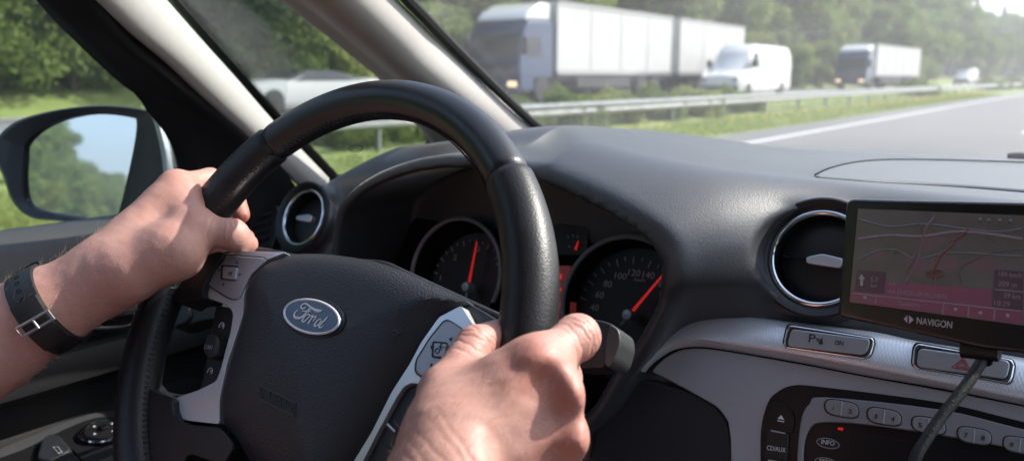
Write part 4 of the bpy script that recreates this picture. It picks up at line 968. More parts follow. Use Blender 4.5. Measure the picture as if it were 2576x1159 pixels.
# long push buttons set in the strip
def pushb(label, pts, name='push_button'):
    cxm = sum(p[0] for p in pts)/len(pts); cym = sum(p[1] for p in pts)/len(pts)
    def gr(k): return [(cxm+(x-cxm)*(1+k*.35), cym+(y-cym)*(1+k)) for x, y in pts]
    r_ = plate(name, DASH, roundpoly(gr(.16), 9), .016, .0262, M['black_gloss'], cs, bevel=.001); r_['label'] = label
    plate('frame', DASH, roundpoly(gr(.08), 8), .018, .0275, M['chrome'], r_, bevel=.0012, seg=3)
    plate('frame_gap', DASH, roundpoly(gr(-.10), 7), .018, .0279, M['black'], r_, bevel=.0002)
    plate('cap', DASH, roundpoly(gr(-.18), 7), .018, .0286, M['silver_btn'], r_, bevel=.0012, seg=3); return r_
pb = pushb('parking sensor push button', [(1988, 819), (2193, 849), (2196, 862), (2188, 890), (2176, 901), (1976, 874), (1973, 860), (1981, 828)])
lettering('marking', 'P', DASH, .0288, (2034, 860), (2050, 862), .0065, M['mark_dark'], pb)
lettering('marking', 'ON', DASH, .0288, (2099, 866), (2121, 869), .0035, M['mark_dark'], pb)
wv = MB()
for k in range(3): wv.tube(DASH.hits(cr([(2052+k*4, 849+k), (2056+k*4, 853+k), (2054+k*4, 858+k)], 3), .0288), .0003, 4)
q_ = DASH.hits([(2058, 864), (2068, 847), (2070, 866)], .0289); wv.prism(q_, [p-DASH.n*.0003 for p in q_]); wv.build('sensor_symbol', M['mark_dark'], pb, smooth=False)
hz = pushb('hazard warning push button with red triangle', [(2311, 866), (2541, 903), (2550, 916), (2543, 950), (2534, 962), (2306, 926), (2297, 915), (2301, 876)])
M['hazard_red'] = mat('hazard_red', (.45, .03, .02), .4)
hzm = MB(); A_ = [(2425, 900), (2394, 923), (2441, 931)]
for s in (1, .55): c_ = (2420, 918); hzm.tube(DASH.hits([(c_[0]+(x-c_[0])*s, c_[1]+(y-c_[1])*s) for x, y in A_], .0289), .0006, 5, closed=True)
hzm.build('triangle', M['hazard_red'], hz, smooth=False)

# ---- radio
M['radio_black'] = mat('radio_piano_black', (.006, .006, .008), .34, spec=.3)
ra = empty('car_radio', DASH.hit(2250, 1120), 'car radio with grey numbered station buttons in a gloss black recess', 'radio')
RAD = Plane(DASH.o+DASH.n*.0165, DASH.n, DASH.ex)
rec = cr([(1913, 1180), (1914, 1079), (1931, 1012), (1956, 984), (1996, 968), (2066, 972), (2366, 1011), (2576, 1060), (3000, 1160)], 4)+[(3000, 1500), (1915, 1500)]
plate('recess', RAD, rec, -.004, .0008, M['radio_black'], ra, bevel=.0006)
out_ = cr([(2003, 1200), (2006, 1120), (2016, 1048), (2036, 1014), (2076, 998), (2366, 1029), (2576, 1079), (3000, 1180)], 4)
inn_ = cr([(3000, 1232), (2576, 1134), (2366, 1094), (2166, 1066), (2066, 1062), (2036, 1078), (2022, 1120), (2019, 1200)], 4)
plate('button_frame', RAD, out_+inn_, 0, .004, M['radio_grey'], ra, bevel=.0012)
for k, (a, x, y) in enumerate([('12', 2117, 1027), ('34', 2224, 1047), ('56', 2336, 1069), ('78', 2451, 1095), ('90', 2566, 1119)]):
    def ov(sx, sy, n=28):
        o = []
        for i in range(n):
            t = 2*math.pi*i/n; u_ = math.copysign(abs(math.cos(t))**.55, math.cos(t))*sx; v_ = math.copysign(abs(math.sin(t))**.8, math.sin(t))*sy; o.append((x+u_, y+v_+u_*.17))
        return o
    b = plate('station_button', RAD, ov(45, 22), .003, .0043, M['black'], ra, bevel=.0002)
    c_ = plate('cap', RAD, ov(42, 19.5), .003, .0053, M['radio_grey'], b, bevel=.0009)
    MB().tube(RAD.hits([(x+1, y-17), (x-2, y+17)], .0053), .0005, 5).build('divider', M['grey_plastic'], b)
    lettering('numeral', a[0], RAD, .0056, (x-26, y+4), (x-17, y+5.5), .0032, M['mark_dark'], b)
    lettering('numeral', a[1], RAD, .0056, (x+17, y+11), (x+26, y+12.5), .0032, M['mark_dark'], b)
e1 = plate('side_button', RAD, roundpoly([(1930, 1070), (1936, 1015), (1960, 1010), (1990, 1030), (1998, 1050), (1994, 1088), (1990, 1084)], 8), 0, .0035, M['radio_black'], ra, bevel=.001)
q_ = RAD.hits([(1956, 1052), (1965, 1043), (1973, 1055)], .0038); em = MB().prism(q_, [p-RAD.n*.0003 for p in q_])
em.tube(RAD.hits([(1956, 1057), (1973, 1060)], .0037), .0004, 5); em.build('eject_symbol', M['mark_light'], e1, smooth=False)
e2 = plate('side_button', RAD, roundpoly([(1922, 1152), (1928, 1080), (1985, 1090), (1980, 1160)], 5), 0, .0035, M['black'], ra, bevel=.001)
MB().tube(RAD.hits([(1940, 1082), (1975, 1089)], .0036), .0006, 6).build('light_edge', M['grey_plastic'], e2)
lettering('writing', 'CD/AUX', RAD, .0038, (1929, 1130), (1976, 1137), .0034, M['mark_light'], e2)
e3 = plate('side_button', RAD, roundpoly([(1918, 1230), (1922, 1158), (1980, 1168), (1978, 1240)], 5), 0, .0035, M['black'], ra, bevel=.001)
MB().tube(RAD.hits([(1932, 1156), (1972, 1163)], .0036), .0006, 6).build('light_edge', M['grey_plastic'], e3)
def pill(x, y, txt):
    p = plate('pill_button', RAD, [(x+28*math.cos(t)+0, y+12*math.sin(t)+28*math.cos(t)*.17) for t in np.linspace(0, 2*math.pi, 24, endpoint=False)], 0, .0022, M['black'], ra, bevel=.0006)
    MB().tube(RAD.hits([(x+28*math.cos(t), y+12*math.sin(t)+28*math.cos(t)*.17) for t in np.linspace(0, 2*math.pi, 32, endpoint=False)], .0021), .0004, 5, closed=True).build('outline', M['radio_grey'], p)
    lettering('writing', txt, RAD, .0025, (x-17, y+1), (x+16, y+6), .0033, M['mark_light'], p)
pill(2083, 1114, 'INFO'); pill(2078, 1163, 'SEEK')
plate('radio_display', RAD, [(2140, 1085), (2560, 1155), (2560, 1400), (2140, 1400)], 0, .0012, M['radio_black'], ra, bevel=.0005)
plate('led', RAD, [(2108, 1073), (2120, 1075), (2119, 1082), (2107, 1080)], 0, .003, M['red'], ra, bevel=.0003)

# ================================================================== NAVIGATION DEVICE
NAV = Plane(atd(2120, 650, .505), (-.125, -.95, .20), (1, -.13, 0))
nv = empty('navigation_device', NAV.hit(2380, 690), 'black portable navigation device with dim map screen and painted pink reflection', 'navigation device')
shell = roundpoly([(2128, 499), (2300, 503), (2762, 512), (2790, 915), (2480, 878), (2300, 838), (2105, 796), (2108, 770)], 22, 6)
M['nav_black'] = mat('nav_bezel_plastic', (.012, .012, .013), .22, coat=.4)
plate('housing', NAV, shell, -.016, 0, M['nav_black'], nv, bevel=.0025, seg=4)
M['screen'] = mat('dim_map_screen', (.070, .058, .060), .3, coat=.4, var=.25, varscale=55, emit=((.30, .28, .27), .03))  # map grey tinted pink for the reflection and glare on the glass
M['scr_reflection'] = mat('info_bar_reflection', (.10, .045, .065), .25, coat=.6, emit=((.40, .12, .22), .045))  # purple puts the pink reflection into the bar colour
M['scr_dark'] = mat('screen_dark_box', (.03, .02, .03), .15, coat=.6, emit=((.15, .08, .12), .06))
M['scr_text'] = mat('screen_text', (.13, .095, .105), .3, emit=((.6, .5, .55), .03))
M['scr_red'] = mat('screen_route', (.12, .062, .062), .3, emit=((.8, .15, .08), .01))
M['scr_river'] = mat('screen_map_lines', (.050, .045, .048), .3, coat=.4, emit=((.25, .22, .23), .03))
M['nav_text'] = mat('printed_wordmark', (.55, .50, .50), .4)
def sp(x, y): return (2082+x*.3124, 488.7+y*.3124)
scr = plate('screen', NAV, [sp(245, 115), sp(1582, 170), (2645, 545), (2650, 838), sp(1582, 1055), sp(175, 865)], -.001, .0004, M['screen'], nv, bevel=0, smooth=False)
plate('info_bar', NAV, [sp(235, 690), sp(1330, 765), sp(1310, 925), sp(185, 790)], 0, .0007, M['scr_reflection'], scr, bevel=0, smooth=False)
plate('info_bar', NAV, [sp(185, 795), sp(930, 880), sp(925, 960), sp(175, 862)], 0, .0009, M['scr_reflection'], scr, bevel=0, smooth=False)
plate('info_bar', NAV, [sp(940, 885), sp(1570, 945), sp(1565, 1045), sp(935, 965)], 0, .0009, M['scr_reflection'], scr, bevel=0, smooth=False)
plate('arrow_box', NAV, [sp(240, 605), sp(470, 625), sp(455, 800), sp(215, 780)], 0, .0010, M['scr_dark'], scr, bevel=0, smooth=False)
plate('data_box', NAV, [sp(1345, 605), sp(1575, 620), sp(1570, 935), sp(1325, 905)], 0, .0010, M['scr_dark'], scr, bevel=0, smooth=False)
def sq(name, pts, h, m_, w_=.0005): MB().tube(NAV.hits([sp(*p) for p in pts], h), w_, 4).build(name, m_, scr, smooth=False)
sq('divider', [(205, 795), (1565, 940)], .001, M['scr_text'], .0003)
for a, b in (((395, 810), (385, 880)), ((932, 880), (925, 965)), ((1135, 905), (1130, 985)), ((1345, 925), (1338, 1010)), ((1345, 765), (1575, 785))): sq('divider', [a, b], .0012, M['scr_text'], .0003)
sq('route', cr([(1130, 275), (1100, 320), (1020, 370), (1010, 400), (930, 470), (900, 510), (870, 590), (860, 700)], 4), .0007, M['scr_red'], .0008)
for pts in ([(250, 200), (500, 260), (800, 240), (1300, 300), (1560, 280)], [(260, 520), (420, 450), (560, 450), (720, 520), (1000, 470), (1560, 500)], [(640, 620), (720, 480), (760, 330), (740, 220)], [(1080, 720), (1070, 600), (1300, 480), (1560, 440)]): sq('map_line', cr(pts, 5), .0005, M['scr_river'], .0006)
M['scr_haze_tint'] = mat('screen_haze_tint', (.085, .055, .065), .3, coat=.4, emit=((.36, .24, .27), .035))  # purplish screen haze put into the colour of town patches and roads
for c_x, c_y, r_x, r_y in ((800, 370, 130, 70), (720, 560, 90, 90), (960, 560, 110, 60), (400, 500, 80, 40), (1250, 560, 150, 60)):
    plate('town_haze_patch', NAV, [sp(c_x+r_x*math.cos(t)*(1+.25*math.sin(3*t+c_x)), c_y+r_y*math.sin(t)*(1+.2*math.cos(4*t))) for t in np.linspace(0, 2*math.pi, 22, endpoint=False)], 0, .00048, M['scr_haze_tint'], scr, bevel=0, smooth=False)
sq('road', cr([(620, 720), (700, 600), (740, 480), (780, 300), (860, 180)], 4), .0006, M['scr_haze_tint'], .0009)
sq('road', cr([(245, 360), (500, 330), (760, 340), (1100, 300), (1570, 360)], 4), .0006, M['scr_haze_tint'], .0009)
MB().tube(NAV.hits([sp(870+62*math.cos(t), 640+24*math.sin(t)) for t in np.linspace(0, 6.283, 28, endpoint=False)], .0008), .0007, 5, closed=True).build('position_marker', M['scr_red'], scr, smooth=False)
q_ = NAV.hits([sp(*p) for p in [(272, 640), (300, 680), (285, 682), (284, 735), (262, 733), (262, 680), (248, 676)]], .0014); MB().prism(q_, [p-NAV.n*.0002 for p in q_]).build('arrow', M['mark_dim'], scr, smooth=False)
for s, a, b, cp in (('A4', (488, 730), (540, 737), .0026), ('A4 ENGELSKIRCHEN', (485, 795), (955, 842), .0027), ('Optionen', (562, 890), (735, 905), .0024), ('5.7', (345, 703), (405, 708), .003), ('km', (348, 745), (395, 749), .002), ('184 km/h', (1378, 655), (1562, 674), .0028), ('209 m', (1372, 735), (1520, 750), .0028), ('59 km', (1418, 830), (1550, 845), .0028), ('10:29', (1340, 892), (1465, 905), .0030)):
    lettering('screen_text', s, NAV, .0013, sp(*a), sp(*b), cp, M['scr_text'], scr, thick=.0002)
for x, y in ((300, 830), (1030, 925), (1230, 955), (1450, 975)): sq('icon', [(x-12, y), (x+12, y+2)], .0013, M['scr_text'], .0011)
for x, y in ((1228, 205), (1295, 210), (1385, 212), (1470, 215)): sq('icon', [(x-10, y), (x+14, y+2)], .0008, M['scr_river'], .0012)
lettering('wordmark', 'NAVIGON', NAV, .0004, sp(716, 1040), sp(1000, 1078), .0040, M['nav_text'], nv, thick=.0003)
for pts in ([(640, 972), (612, 1002), (640, 1034)], [(655, 972), (692, 1008), (655, 1040)]):
    q_ = NAV.hits([sp(*p) for p in pts], .0006); MB().prism(q_, [p-NAV.n*.0004 for p in q_]).build('emblem', M['nav_text'], nv, smooth=False)
MB().tube([NAV.hit(2450, 640, -.016), NAV.hit(2452, 640, -.05), aty(2445, 640, .62)], [.012, .009, .012], 12).build('mount_arm', M['black'], nv)
M['cable'] = mat('braided_cable', (.012, .012, .013), .6, bump=('grain', 900, .6, .0006))
ca = empty('power_cable', NAV.hit(2476, 880), 'black power cable hanging from the navigation device across the hazard button', 'cable')
cp_ = [NAV.hit(2478, 872, -.008), atd(2488, 884, .492), atd(2472, 905, .487), atd(2440, 955, .482), atd(2402, 1005, .478), atd(2362, 1056, .475), atd(2326, 1110, .472), atd(2300, 1160, .47), atd(2280, 1260, .47), atd(2300, 1500, .50)]
MB().tube(cr(cp_, 8), .0034, 14).build('lead', M['cable'], ca)
MB().tube([NAV.hit(2420, 874, -.008), NAV.hit(2515, 884, -.008)], [.006, .006], 12).build('plug', M['black'], ca)
MB().tube(cr([atd(2484, 876, .4935), atd(2489, 886, .491), atd(2476, 902, .4855)], 4), [.0052]*9, 12).build('strain_relief', M['black_gloss'], ca)

# ================================================================== DRIVER'S DOOR
M['door_top'] = mat('grainy_door_plastic', (.048, .047, .046), .6, bump=('grain', 1100, .5, .0006), var=.06, varscale=30)
def doorprof(y):
    k = max(0, (y-.40)/.35)
    return [(-.985, -1.0), (-.985, -.20), (-.965, -.168), (-.940, -.160), (-.912, -.163), (-.885, -.176), (-.868, -.205), (-.86, -.238), (-.862, -.246)]
ys = np.linspace(-.6, .86, 30)
M['door_low'] = mat('dark_door_card', (.011, .011, .012), .6, bump=('grain', 900, .4, .0005))
lowp = [(-.864, -.243), (-.870, -.262), (-.885, -.268), (-.886, -.284), (-.868, -.290), (-.862, -.306), (-.864, -.322), (-.885, -.326), (-.905, -.345), (-.905, -.375), (-.885, -.388), (-.83, -.386), (-.79, -.384), (-.776, -.395), (-.775, -.43), (-.80, -.47), (-.86, -.5), (-.87, -.8), (-.88, -1.05)]
door = grid('door', [[(x, y, z) for x, z in lowp] for y in ys], M['door_low'], body)
grid('sill_trim', [[(x, y, z) for x, z in doorprof(y)] for y in ys], M['door_top'], door)
# window frame and seal, black, with mirror sail panel
F1 = [atx(135, 0, -.88), atx(180, 48, -.885), atx(240, 112, -.89), atx(322, 196, -.895), atx(350, 232, -.895), atx(392, 285, -.90), atx(425, 350, -.905), atx(445, 420, -.91), atx(452, 500, -.91), atx(440, 575, -.915)]
F2 = [atx(262, 0, -.845), atx(336, 84, -.845), atx(420, 150, -.845), atx(500, 220, -.85), atx(600, 300, -.855), atx(700, 400, -.86), atx(740, 470, -.865), atx(760, 540, -.865), atx(740, 600, -.865), atx(700, 640, -.865)]
F1 = [ext(F1[0], F1[1], 6)]+F1; F2 = [ext(F2[0], F2[1], 3.5)]+F2
a_, b_ = resample(cr(F1, 4), 40), resample(cr(F2, 4), 40)
grid('window_frame', [[p.lerp(q, t) for t in (0, .25, .5, .75, 1)] for p, q in zip(a_, b_)], M['seal'], door, solid=.02, soloff=-1)
MB().tube([a_[i].lerp(b_[i], .42)+V((.004, -.003, 0)) for i in range(3, 20)], .0022, 6).build('seal_lip', M['black_gloss'], door)
# side glass
grid('side_window', [[V((-.935-.0*z, y, -.17))+V((.10*z, 0, .45*z)) for z in (0, .5, 1)] for y in (-.45, .0, .5, .70)], M['clearish'], door)
# door handle and trim lines
M['handle'] = mat('satin_door_handle', (.50, .51, .53), .25, metal=.9)
hn = MB().tube(cr([atx(230, 790, -.855), atx(290, 778, -.853), atx(340, 770, -.853), atx(365, 764, -.858)], 4), .0050, 10, flat=((0, 0, 1), 1.6)).build('inner_handle', M['handle'], door)
MB().tube(cr([atx(200, 812, -.868), atx(230, 824, -.862), atx(300, 822, -.862), atx(352, 812, -.866)], 4), .0016, 8).build('handle_edge', M['handle'], door)
# switch panel on the armrest
AR = Plane((-.85, .38, -.384), (.10, 0, .995), (1, 0, 0))
M['switch_grey'] = mat('dark_switch_panel', (.055, .055, .06), .5)
swp = plate('switch_panel', AR, cr([(-60, 1160), (100, 1085), (200, 1047), (275, 1030), (330, 1036), (380, 1060), (360, 1095), (330, 1110), (230, 1159), (100, 1230), (-80, 1250)], 4, True), -.004, .003, M['switch_grey'], door, bevel=.002, seg=3)
plate('switch_recess', AR, cr([(-40, 1172), (60, 1128), (120, 1098), (200, 1062), (262, 1046), (322, 1056), (344, 1085), (300, 1110), (200, 1150), (60, 1215)], 4, True), .0, .0036, M['black'], door, bevel=.0008)
kc = AR.hit(261, 1087, .006)
kn = MB().lathe(kc, AR.n, [(.0245, -.005), (.0245, .0005), (.0235, .002), (.001, .002)], 48).build('mirror_dial', M['black_gloss'], door)
MB().tube([kc+AR.n*.0018+(AR.ex*math.cos(a)+AR.ey*math.sin(a))*.0232 for a in np.linspace(0, 2*math.pi, 56, endpoint=False)], .0015, 8, closed=True).build('dial_ring', M['chrome'], door)
MB().lathe(kc, AR.n, [(.019, .001), (.0185, .004), (.001, .0045)], 40).build('dial_knob', M['black'], door)
MB().obox(kc+AR.n*.006, AR.ex*.0042, AR.ey*.0042, AR.n*.002).build('centre_key', M['black_gloss'], door, bevel=.001)
for k in range(4):
    a = rad(20+90*k); d_ = AR.ex*math.cos(a)+AR.ey*math.sin(a); s_ = AR.n.cross(d_); c_ = kc+d_*.0125+AR.n*.0046
    q_ = [c_+d_*.0017, c_-d_*.001+s_*.0016, c_-d_*.001-s_*.0016]; MB().prism([p+AR.n*.0002 for p in q_], q_).build('arrow', M['mark_light'], door, smooth=False)
for k, pts in enumerate(([(90, 1150), (105, 1100), (128, 1088), (150, 1092), (182, 1128), (150, 1146), (128, 1158)], [(60, 1205), (130, 1160), (180, 1135), (205, 1150), (225, 1180), (150, 1230), (100, 1240)])):
    b_2 = plate('window_switch', AR, roundpoly(pts, 10), .002, .012+.001*k, M['dash_dark'], door, bevel=.003, seg=3)
    cxm, cym = (147, 1131) if k == 0 else (180, 1168)
    MB().tube(AR.hits([(cxm-14, cym-8), (cxm-2, cym-9), (cxm+9, cym+4), (cxm+1, cym+8)], .0132+.001*k), .0003, 4, closed=True).build('window_symbol', M['mark_light'], door)
MB().tube(AR.hits([(182, 1132), (207, 1160)], .0125), .0012, 6).build('chrome_edge', M['chrome'], door)

# ---- door mirror
M['mirror_glass'] = mat('mirror_glass', (.80, .84, .86), .02, metal=1)
M['mirror_shell'] = mat('matt_black_mirror_shell', (.018, .02, .023), .42)
dm = empty('door_mirror', atx(200, 430, -1.10), 'black door mirror with silver outer edge reflecting trees and sky', 'door mirror')
g0 = atx(200, 420, -1.10); din = g0.normalized(); rout = V((-.165, -.98, .085)).normalized(); mn = (rout-din).normalized()
MIR = Plane(g0, mn, (mn.y*-1, mn.x, 0))
rim_o = cr([(-4, 345), (40, 306), (110, 283), (200, 268), (290, 266), (380, 279), (398, 300), (414, 360), (424, 440), (400, 520), (350, 562), (250, 566), (150, 556), (75, 546), (30, 505), (10, 450), (-10, 400)], 4, True)
gl = cr([(66, 400), (68, 368), (100, 333), (150, 306), (220, 290), (280, 289), (334, 297), (343, 304), (340, 350), (322, 440), (300, 528), (284, 552), (200, 545), (92, 525), (66, 503), (61, 450)], 4, True)
in_o = [lerp2(a, (195, 425), .13) for a in rim_o]
Fo = MIR.hits(rim_o, .004); back = [MIR.at(0, 0, -.10)+(p-MIR.at(0, 0, .004))*.55+V((0, .02, 0)) for p in Fo]; mid_ = [p.lerp(q, .45)+((p-g0).normalized())*.012 for p, q in zip(Fo, back)]
mesh('shell', [*Fo, *mid_, *back], [(i, (i+1) % len(Fo), len(Fo)+(i+1) % len(Fo), len(Fo)+i) for i in range(len(Fo))]+[(len(Fo)+i, len(Fo)+(i+1) % len(Fo), 2*len(Fo)+(i+1) % len(Fo), 2*len(Fo)+i) for i in range(len(Fo))]+[tuple(2*len(Fo)+i for i in range(len(Fo)))], M['mirror_shell'], dm)
n_ = len(rim_o); gi = MIR.hits([lerp2(a, (195, 425), .02) for a in gl], -.008)
# frame: from outer lip in to the glass well
rg = resamp2(gl+[gl[0]], n_+1)[:-1]
def align(a, b):
    k = min(range(len(b)), key=lambda i: (b[i][0]-a[0][0])**2+(b[i][1]-a[0][1])**2); return b[k:]+b[:k]
ro = resamp2(rim_o+[rim_o[0]], n_+1)[:-1]; rg = align(ro, rg)
rows = [MIR.hits(ro, .004), MIR.hits([lerp2(a, b, .12) for a, b in zip(ro, rg)], .0075), MIR.hits([lerp2(a, b, .5) for a, b in zip(ro, rg)], .004), MIR.hits([lerp2(a, b, .9) for a, b in zip(ro, rg)], -.001), MIR.hits(rg, -.010)]
grid('frame', [r+[r[0]] for r in rows], M['mirror_shell'], dm)
plate('mirror_glass', MIR, gl, -.012, -.007, M['mirror_glass'], dm, bevel=0, smooth=False)
MB().tube(MIR.hits(cr([(384, 281), (398, 300), (412, 350), (420, 395), (424, 440)], 5), .0), .0055, 10, flat=(MIR.n, 1.6)).build('silver_edge', M['bonnet'], dm)
MB().tube([MIR.at(.05, -.06, -.05), V((-.95, .62, -.20))], [.03, .035], 14).build('mirror_foot', M['mirror_shell'], dm)
# writing etched on the quarter glass (reads mirrored from inside)
g_a, g_b, g_c = qg[13].lerp(qh[13], .25), qg[17].lerp(qh[17], .3), qg[15].lerp(qh[15], .7)
nq_ = (g_b-g_a).cross(g_c-g_a).normalized(); nq_ = nq_ if nq_.dot(-g_a) > 0 else -nq_
QG = Plane(g_a+nq_*.003, nq_, g_c-g_a)
M['etch'] = mat('etched_print', (.012, .015, .012), .7)
def ql(s, x0, x1, y, cap): lettering('etched_marking', s, QG, 0, (x0, y), (x1, y+1), cap, M['etch'], pane, mirror=True, thick=.0001)
MB().tube([QG.hit(895+17*math.cos(t), 374+9*math.sin(t)) for t in np.linspace(0, 6.283, 24, endpoint=False)], .0007, 4, closed=True).build('etched_marking', M['etch'], pane)
ql('Ford', 884, 907, 379, .0040); ql('SAFETY', 873, 910, 390, .0022); ql('PILKINGTON', 872, 911, 397, .0028); ql('LAMINATED', 868, 900, 405, .0022); ql('43R - 00351', 870, 900, 411, .0022); ql('AS2 M40 DOT', 862, 900, 417, .0022)
MB().tube([QG.hit(906+5*math.cos(t), 407+6*math.sin(t)) for t in np.linspace(0, 6.283, 20, endpoint=False)], .0003, 4, closed=True).build('etched_marking', M['etch'], pane)

# ================================================================== THE DRIVER
def J(x, y, d): p = atd(x, y, d); return np.array(p)
def caps(X, a, b, r1, r2):
    a = np.array(a, float); b = np.array(b, float); ab = b-a; L2 = ab@ab
    t = np.clip(((X-a)@ab)/L2, 0, 1); return np.linalg.norm(X-a-t[..., None]*ab, axis=-1)-(r1+(r2-r1)*t)
def ball(X, c, r): return np.linalg.norm(X-np.array(c), axis=-1)-r
def ell(X, c, ax, rr):
    """ellipsoid: ax 3x3 rows unit axes, rr radii"""
    q = (X-np.array(c))@np.array(ax).T; k = np.linalg.norm(q/np.array(rr), axis=-1); return (k-1)*min(rr)
class Body:
    def __init__(s): s.ops = []
    def cap(s, a, b, r1, r2, k=.008): s.ops.append(('c', a, b, r1, r2, k)); return s
    def sub(s, a, b, r1, r2, k=.003): s.ops.append(('s', a, b, r1, r2, k)); return s
    def eval(s, X):
        F = None
        for o in s.ops:
            d = caps(X, *o[1:5])
            if F is None: F = d
            elif o[0] == 'c': F = smin(F, d, o[5])
            else: F = smax(F, -d, o[5])
        return F
CAMD = np.array(_c)

# ---------------- right hand
rh = Body()
W_ = J(1118, 1262, .374); EL = np.array((-.235, -.05, -.325)); SHR = np.array((-.265, -.36, -.24))
M2, M3, M4, M5 = J(1350, 914, .403), J(1404, 990, .396), J(1419, 1100, .397), J(1400, 1203, .403)
C2, C3, C4, C5 = J(1150, 1150, .385), J(1160, 1195, .378), J(1170, 1240, .380), J(1170, 1280, .388)
rh.cap(W_, EL, .026, .040, .01)
rh.cap(W_, J(1130, 1215, .376), .026, .024, .02)
for c, m, r1, r2 in ((C2, M2, .0165, .0128), (C3, M3, .0165, .0120), (C4, M4, .0165, .0115), (C5, M5, .0155, .0110)): rh.cap(c, m, r1, r2, .016)
rh.cap(J(1290, 1010, .415), J(1190, 1130, .400), .017, .019, .018)
rh.cap(J(1340, 1080, .415), J(1220, 1190, .405), .016, .018, .018)
# thenar and thumb
K1, T1, T2, T3 = J(1128, 1092, .392), J(1116, 985, .414), J(1196, 866, .440), J(1284, 834, .466)
rh.cap(W_, K1, .021, .0185, .018)
rh.cap(K1, T1, .0185, .0130, .014)
rh.cap(T1, T2, .0118, .0106, .006); rh.cap(T2, T3, .0106, .0092, .003)
# first web
rh.cap(J(1322, 934, .412), J(1180, 1020, .416), .0122, .0120, .014)
rh.cap(J(1268, 990, .404), J(1170, 1085, .398), .017, .018, .016)
# index
P2, D2, E2 = J(1452, 848, .428), J(1420, 868, .470), J(1350, 880, .487)
rh.cap(M2, P2, .0122, .0108, .010); rh.cap(P2, D2, .0106, .0088, .004); rh.cap(D2, E2, .0088, .0075, .004)
rh.cap(P2, P2+1e-4, .0116, .0116, .006)
# middle, ring, little
P3, D3, E3 = J(1414, 950, .436), J(1400, 968, .472), J(1330, 972, .488)
fing = Body()
for m, p, d_, e_, r0 in ((M3, P3, D3, E3, .0112), (M4, J(1419, 1082, .436), J(1395, 1070, .474), J(1320, 1065, .488), .0105), (M5, J(1416, 1172, .436), J(1380, 1165, .472), J(1310, 1150, .484), .0095)):
    rh.cap(m, p, r0, r0*.95, .006); rh.cap(p, d_, r0*.93, r0*.8, .004); rh.cap(d_, e_, r0*.8, r0*.68, .004)
# knuckle heads standing proud towards the viewer, tendons, hollows between them
for m, r_, q in ((M2, .0108, .0075), (M3, .0108, .0085), (M4, .0102, .0080), (M5, .0095, .0065)):
    rh.cap(m-CAMD*q, m-CAMD*q+1e-5, r_, r_, .006)
for c, m in ((C2, M2), (C3, M3), (C4, M4), (C5, M5)):
    a = c+(m-c)*.25-CAMD*.0140; b = m-CAMD*.0145; rh.cap(a, b, .0028, .0040, .007)
for m, n2_ in ((M2, M3), (M3, M4), (M4, M5)):
    v = (m+n2_)/2; rh.sub(v-CAMD*.0195+(C3-v)*.02, v-CAMD*.0215+(C3-v)*.50, .0085, .005, .012)
# ---------------- left hand
lh = Body()
WL = J(262, 697, .612); FL = J(120, 778, .604); GL = J(-10, 852, .600); ELL = J(-330, 1040, .575); SHL = np.array((-.60, -.36, -.24))
lh.cap(WL, FL, .0255, .0305, .01); lh.cap(FL, GL, .0305, .0365, .01); lh.cap(GL, ELL, .0365, .044, .01)
m2, m3, m4, m5 = J(446, 470, .655), J(405, 505, .682), J(385, 548, .702), J(372, 592, .715)
c2, c3, c4, c5 = J(300, 655, .615), J(300, 660, .630), J(298, 670, .645), J(296, 685, .655)
for c, m, r1, r2 in ((c2, m2, .0190, .0128), (c3, m3, .018, .0120), (c4, m4, .017, .0115), (c5, m5, .016, .011)): lh.cap(c, m, r1, r2, .016)
lh.cap(WL, J(345, 640, .625), .0245, .024, .02)
lh.cap(J(360, 610, .635), J(425, 530, .645), .020, .017, .02)
k1, t1, t2, t3 = J(335, 680, .602), J(488, 574, .617), J(584, 590, .624), J(622, 614, .640)
lh.cap(k1, J(440, 628, .608), .0215, .0205, .018); lh.cap(J(440, 628, .608), t1, .020, .0135, .016)
lh.cap(t1, t2, .0128, .0112, .008); lh.cap(t2, t3, .0112, .0088, .004); lh.cap(t1-CAMD*.001, t1-CAMD*.001+1e-5, .0140, .0140, .008)
lh.cap(t2, t2+1e-5, .0118, .0118, .005)
lh.cap(J(470, 500, .648), J(480, 560, .628), .0120, .0120, .016)      # web
p2, d2, e2 = J(528, 452, .690), J(590, 492, .712), J(606, 540, .704)
lh.cap(m2, p2, .0115, .0100, .008); lh.cap(p2, d2, .0098, .0086, .004); lh.cap(d2, e2, .0086, .0080, .004)
for m, p, d_, e_, r0 in ((m3, J(480, 500, .728), J(560, 560, .735), J(618, 598, .700), .0108), (m4, J(450, 548, .745), J(520, 610, .742), J(560, 640, .715), .0102), (m5, J(425, 600, .752), J(480, 650, .745), J(520, 670, .725), .0092)):
    lh.cap(m, p, r0, r0*.93, .006); lh.cap(p, d_, r0*.92, r0*.8, .004); lh.cap(d_, e_, r0*.82, r0*.74, .004)
for c, m in ((c2, m2), (c3, m3)): lh.cap(c+(m-c)*.3-CAMD*.0125, m-CAMD*.0095, .0026, .0034, .009)
lh.cap(m2-CAMD*.003, m2-CAMD*.003+1e-5, .0118, .0118, .007)
lh.cap(k1-CAMD*.012, t1-CAMD*.010, .0030, .0030, .009)

